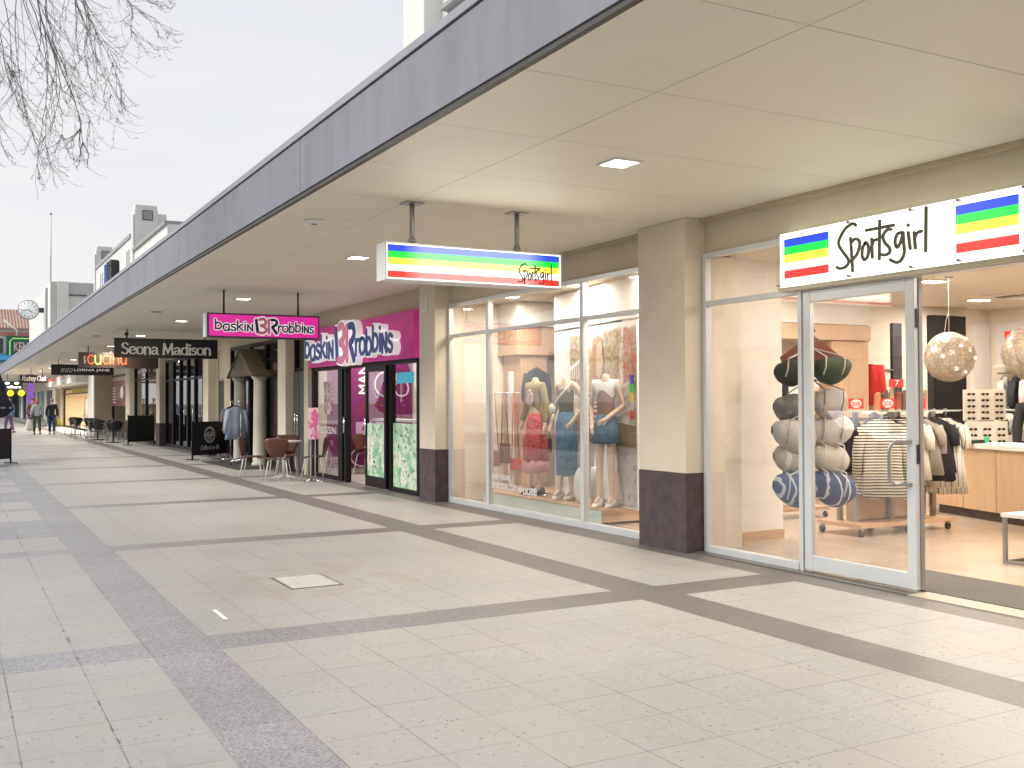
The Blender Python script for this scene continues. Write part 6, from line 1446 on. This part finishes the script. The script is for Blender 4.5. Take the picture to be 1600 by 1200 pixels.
# pendants
pe0 = local('globe_pendant', 'large pale gold wire globe pendant with small lamps inside', 'pendant light', 'globe pendants over the counter')
m, n, l, b = newmat('wire_globe'); g = G_(m); t_ = n.new('ShaderNodeTexCoord'); f_ = g.noise(t_.outputs['Object'], 90, 4, .8)
l.new(g.ramp(f_, .38, .62, (.30, .23, .17), (.82, .73, .60)), b.inputs['Base Color']); b.inputs['Roughness'].default_value = .35; b.inputs['Metallic'].default_value = .35
gq = MB(); rnd = random.Random(8)
gq.ball((0, 0, 0), .285, m, 32, 20); gq.build('inner_globe', pe0)
gq = MB()
for k in range(150):
    a1 = Vector((rnd.gauss(0, 1), rnd.gauss(0, 1), rnd.gauss(0, 1))).normalized(); a2 = a1.cross(Vector((rnd.gauss(0, 1), rnd.gauss(0, 1), rnd.gauss(0, 1)))).normalized()
    r_ = rnd.uniform(.286, .305); s0 = rnd.uniform(0, 6.28); L_ = rnd.uniform(1.2, 3.5)
    gq.tube([(a1*math.cos(s0+L_*j/10)+a2*math.sin(s0+L_*j/10))*r_ for j in range(11)], .0022, m, 3, caps=False)
gq.build('wire_mesh', pe0)
gq = MB()
for v_ in ((-.1, -.25, .13), (-.27, -.12, 0), (-.14, -.22, -.16), (0, -.24, -.2), (.14, -.27, -.02), (.05, -.2, .22)): gq.ball(Vector(v_).normalized()*.296, .013, emis('bulb', (1, .75, .5), 8), 8, 6)
gq.build('bulb', pe0)
gq = MB(); gq.tube([(0, 0, .28), (.0, 0, .98)], .003, mt_wht, 5); gq.tube([(-.09, 0, .27), (-.05, 0, .45), (0, 0, .55), (0, 0, .98)], .003, mt_wht, 5); gq.lathe([(.06, .975), (.05, .99)], (0, 0, 0), mt_steel, 12); gq.build('cable', pe0)
putat(pe0, (10.74, 8.48, 2.015)); pe0['label'] = 'left pale gold wire globe pendant hanging over the counter end'
dup(pe0, (10.62, 7.32, 2.02), 1, 'right pale gold wire globe pendant cut by the right edge')
# nested white tables right of the doorway
nt_ = thing('display_table', 'two white topped nesting tables on square grey legs inside the doorway', 'display table', (8.9, 6.0, 0))
q = MB(); U4, W4 = V(1, 0, 0), V(0, 1, 0)
q.box(8.42, 9.35, 5.25, 6.12, .42, .455, mt_wht); q.build('low_top', nt_, bevel=.003)
q = MB(); q.box(8.62, 9.75, 4.75, 6.02, .83, .865, mt_wht); q.build('high_top', nt_, bevel=.003)
for (xa, xb, ya, yb, h_) in ((8.44, 9.33, 5.28, 6.09, .42), (8.66, 9.72, 4.8, 5.98, .83)):
    for x in (xa, xb):
        for y in (ya, yb): MB().box(x-.016, x+.016, y-.016, y+.016, 0, h_, mt_steel).build('leg', nt_)
    MB().box(xa+.017, xb-.017, yb-.014, yb+.014, .002, .03, mt_steel).box(xa-.014, xa+.014, ya+.017, yb-.017, .002, .03, mt_steel).build('foot_rail', nt_)
for k, (x, y, z) in enumerate(((8.62, 5.9, .455), (8.82, 5.9, .455))):
    o = thing('sneaker', 'patterned sneaker on the low white table, '+['left one', 'right one'][k], 'shoe', (x, y, z), 0, 'pair of sneakers')
    JJ = {'anl': (x, y, z+.085)}; s_ = shoe(o, JJ, mottled('leopard', [(.6, .55, .45), (.08, .06, .05), (.7, .66, .58)], 40, .7), 'l', V(-.3, -.95, 0)); 
    s_.location = -Vector((x, y, z)); s_.name = 'upper'
bk_ = thing('wallet', 'black wallet lying on the high white table', 'wallet', (8.8, 5.9, .865)); MB().box(8.75, 8.98, 5.78, 5.95, .866, .895, mt_black).build('cover', bk_, bevel=.006)
dm = thing('door_mat', 'dark speckled entrance mat inside the open doorway', 'mat', (7.05, 4.9, 0)); MB().box(6.64, 7.46, 3.3, 6.16, .003, .014, mottled('entrance_mat', [(.09, .085, .08), (.15, .14, .13), (.075, .07, .066), (.18, .17, .16)], 130, .95, 0, 3)).build('mat_sheet', dm)
# shop assistant behind the counter
sa = walker('person', 'shop assistant in a black top standing behind the counter at the right edge', (12.22, 8.36, 0), R(140), .0, mt_blackp, mt_blackp, MATS['dark_hair'], longhair=True)

# ================================================================== TREE
mt_bark = mat('bark', (.085, .065, .06), .9, bump=.5, bs=25); mt_twig = mat('twig', (.17, .13, .135), .9)
tr = thing('bare_tree', 'bare leafless tree whose drooping branches hang into the top left of the sky', 'tree', (-4.4, 13, 0))
rnd = random.Random(21)
def wander(a, b_, n, amp, droop=0):
    a, b_ = Vector(a), Vector(b_); o = []; off = V(0, 0, 0)
    for i in range(n+1):
        t = i/n; off += V(rnd.gauss(0, amp), rnd.gauss(0, amp), rnd.gauss(0, amp)); o.append(a.lerp(b_, t)+off*math.sin(PI*min(1, t*1.0))+V(0, 0, droop*math.sin(PI*t)))
    return o
q = MB(); tpts = wander((-4.4, 13, -.1), (-3.9, 13.1, 4.6), 8, .03); q.tube(tpts, [.26-.014*i for i in range(9)], mt_bark, 14)
limbs = []
for e in ((-1.2, 13.4, 8.6), (-.9, 11.6, 8.2), (-1.4, 15, 9.2), (-6.5, 14.5, 9.5), (-7, 11, 8.5), (-4, 10, 9.4), (-3.5, 16, 10), (-5, 13, 10.5)):
    p = wander(tpts[-1], e, 9, .06, .5); q.tube(p, [.13-.011*i for i in range(10)], mt_bark, 9); limbs.append(p)
q.build('trunk', tr)
q = MB(); cnt = 0
def twig(a, b_, r0, n=10, amp=.03, droop=.0, sub=6, lev=0):
    sw = V(rnd.gauss(0, .06), rnd.gauss(0, .06), 0)*(Vector(b_)-Vector(a)).length; s2_ = V(rnd.gauss(0, .03), rnd.gauss(0, .03), rnd.gauss(0, .02))*(Vector(b_)-Vector(a)).length
    p = [x+sw*math.sin(PI*j/n)+s2_*math.sin(2*PI*j/n) for j, x in enumerate(wander(a, b_, n, amp*.22, droop))]; k = len(p); q.tube(p, [max(.0016, r0*(1-.80*i/(k-1))) for i in range(k)], mt_twig, 4, caps=False)
    d = (p[-1]-p[0]).length
    # upturned hook at the tip
    tdir = (p[-1]-p[-3]).normalized(); hk = [p[-1]]
    for j in range(5 if lev < 2 else 1): tdir = (tdir+V(.16*(1 if rnd.random() < .8 else -1), rnd.gauss(0, .08), .22)).normalized(); hk.append(hk[-1]+tdir*d*.028)
    q.tube(hk, [.0021, .002, .0019, .0018, .0016, .0013][:len(hk)], mt_twig, 3, caps=False)
    for i in range(2, k):            # buds
        if rnd.random() < (.6, .5, .25)[lev]:
            v_ = V(rnd.gauss(0, 1), rnd.gauss(0, .6), rnd.gauss(.2, .8)).normalized(); q.tube([p[i], p[i]+v_*rnd.uniform(.015, .045)], [.0030, .0016], mt_twig, 3, caps=False)
    if lev < 2:
        for s_ in range(sub):
            i = rnd.randint(2, k-2); base = p[i]; main = (p[-1]-p[0]).normalized()
            v_ = (main*1.0+V(rnd.gauss(.1, .5), rnd.gauss(0, .4), rnd.gauss(-.02, .22))).normalized(); L2 = min(d*rnd.uniform(.25, .6), (p[-1]-base).length*1.1+.05)
            twig(base, base+v_*L2, r0*.55, 8, amp*.8, -.05, 2 if lev == 0 else 0, lev+1)
def world(px, py, dist):
    d = fwd+r2*((px-800)/1604.37)-u2*((py-600)/1604.37); return V(0, 0, 1.5)+d*dist
ends = [(8, 250, 11.2), (55, 288, 11.6), (90, 258, 12.2), (66, 262, 12.5), (130, 254, 11.8), (158, 228, 12.3), (190, 190, 13), (192, 172, 12.8), (183, 110, 12.6), (222, 84, 13.2), (265, 60, 13.6), (262, 2, 13.4), (40, 175, 11.2), (104, 115, 12.4), (148, 155, 12), (120, 150, 13), (15, 120, 11.6), (170, 130, 13.5), (60, 215, 12.8)]
tops = [(-15, -60), (10, -70), (25, -60), (40, -80), (60, -70), (80, -60), (100, -70), (120, -60), (130, -50), (150, -50), (170, -60), (140, -40), (-30, -20), (50, -90), (85, -70), (70, -60), (-40, -10), (110, -70), (-10, -50)]
for i, (e, t_) in enumerate(zip(ends, tops)):
    top = world(t_[0]*1.0, t_[1], e[2]+rnd.uniform(-.4, .4)); lp = limbs[i % 3]; root = lp[5+i % 4]
    p = wander(root, top, 6, .04, .25); q.tube(p, [.022-.0022*j for j in range(7)], mt_twig, 5, caps=False)
    twig(top, world(e[0], e[1]-10, e[2]), .0065 if i != 4 else .012, 14, .030, -.10, 9)
for p in limbs[3:]:
    for k in range(9):
        b_ = p[rnd.randint(3, 9)]; e = b_+V(rnd.gauss(0, 1.2), rnd.gauss(0, 1.2), rnd.uniform(-1.8, .6)); q.tube(wander(b_, e, 6, .05), [.02, .017, .014, .011, .008, .006, .004], mt_twig, 4, caps=False)
q.build('crown', tr)

# ================================================================== OPPOSITE SIDE OF THE STREET (seen in the shop glass)
op = thing('opposite_building', 'pale building with white awning across the road, mirrored in the shop windows', 'building', (-14.2, 8, 0))
q = MB(); q.box(-20, -14.2, -14, 40, 0, 7.0, mat('opp_wall', (.55, .52, .47), .8)); q.build('wall', op)
q = MB(); q.box(-14.2, -10.6, -14, 40, 3.3, 3.75, mt_white); q.build('awning', op)
for k in range(9):
    y = -12+k*5.6; f = MB(); f.box(-14.19, -14.12, y, y+4.2, .3, 2.9, mt_dark); f = f.build('window', op); MB().box(-14.115, -14.10, y+.1, y+4.1, .4, 2.8, mat('opp_glass', (.10, .12, .13), .08)).build('pane', f)
q = MB()
text(q, 'Cafe & Co', (-10.59, 6.4, 3.36), (0, 1, 0), EZ, (1, 0, 0), 2.2, .3, mt_grey, shear=.3) if 0 else None
def car(label, x, y, rz, colr):
    c = local('parked_car', label, 'car', 'cars parked across the road'); m = mat('car_paint_%s' % label.split()[0], colr, .25, .3, coat=.8, var=.02)
    q = MB(); side_ = [(-2.1, .35), (-2.15, .75), (-1.95, .92), (-1.2, .98), (-.75, 1.40), (.75, 1.43), (1.35, 1.02), (2.0, .88), (2.15, .6), (2.1, .32), (1.65, .30), (1.3, .32), (-1.1, .32), (-1.6, .30)]
    q.prism([(-.86, yy, z) for yy, z in side_], (1.72, 0, 0), m); q.build('body', c, bevel=.06)
    for sx in (-1, 1): MB().prism([(sx*.862, yy, z) for yy, z in ((-1.08, 1.0), (-.70, 1.34), (.70, 1.37), (1.20, 1.03))], (sx*.006, 0, 0), mt_black).build('window', c)
    for sx in (-1, 1):
        for yy in (-1.35, 1.4):
            w_ = MB(); w_.tube([(sx*.72, yy, .32), (sx*.88, yy, .32)], .32, mt_black, 20); w_ = w_.build('wheel', c); MB().tube([(sx*.881, yy, .32), (sx*.889, yy, .32)], .19, mt_steel, 14).build('rim', w_)
    for sx in (-.6, .6): MB().box(sx-.18, sx+.18, 2.08, 2.17, .62, .76, mt_wht).build('headlight', c)
    putat(c, (x, y, -.14), rz)
car('dark hatchback parked across the road opposite the fashion shop door', -4.3, 4.5, 0, (.03, .035, .045))
car('silver hatchback parked across the road opposite the mannequins', -4.3, 10.5, 0, (.35, .36, .38))
car('navy hatchback parked across the road opposite the parlour', -4.3, 17, 0, (.02, .04, .10))
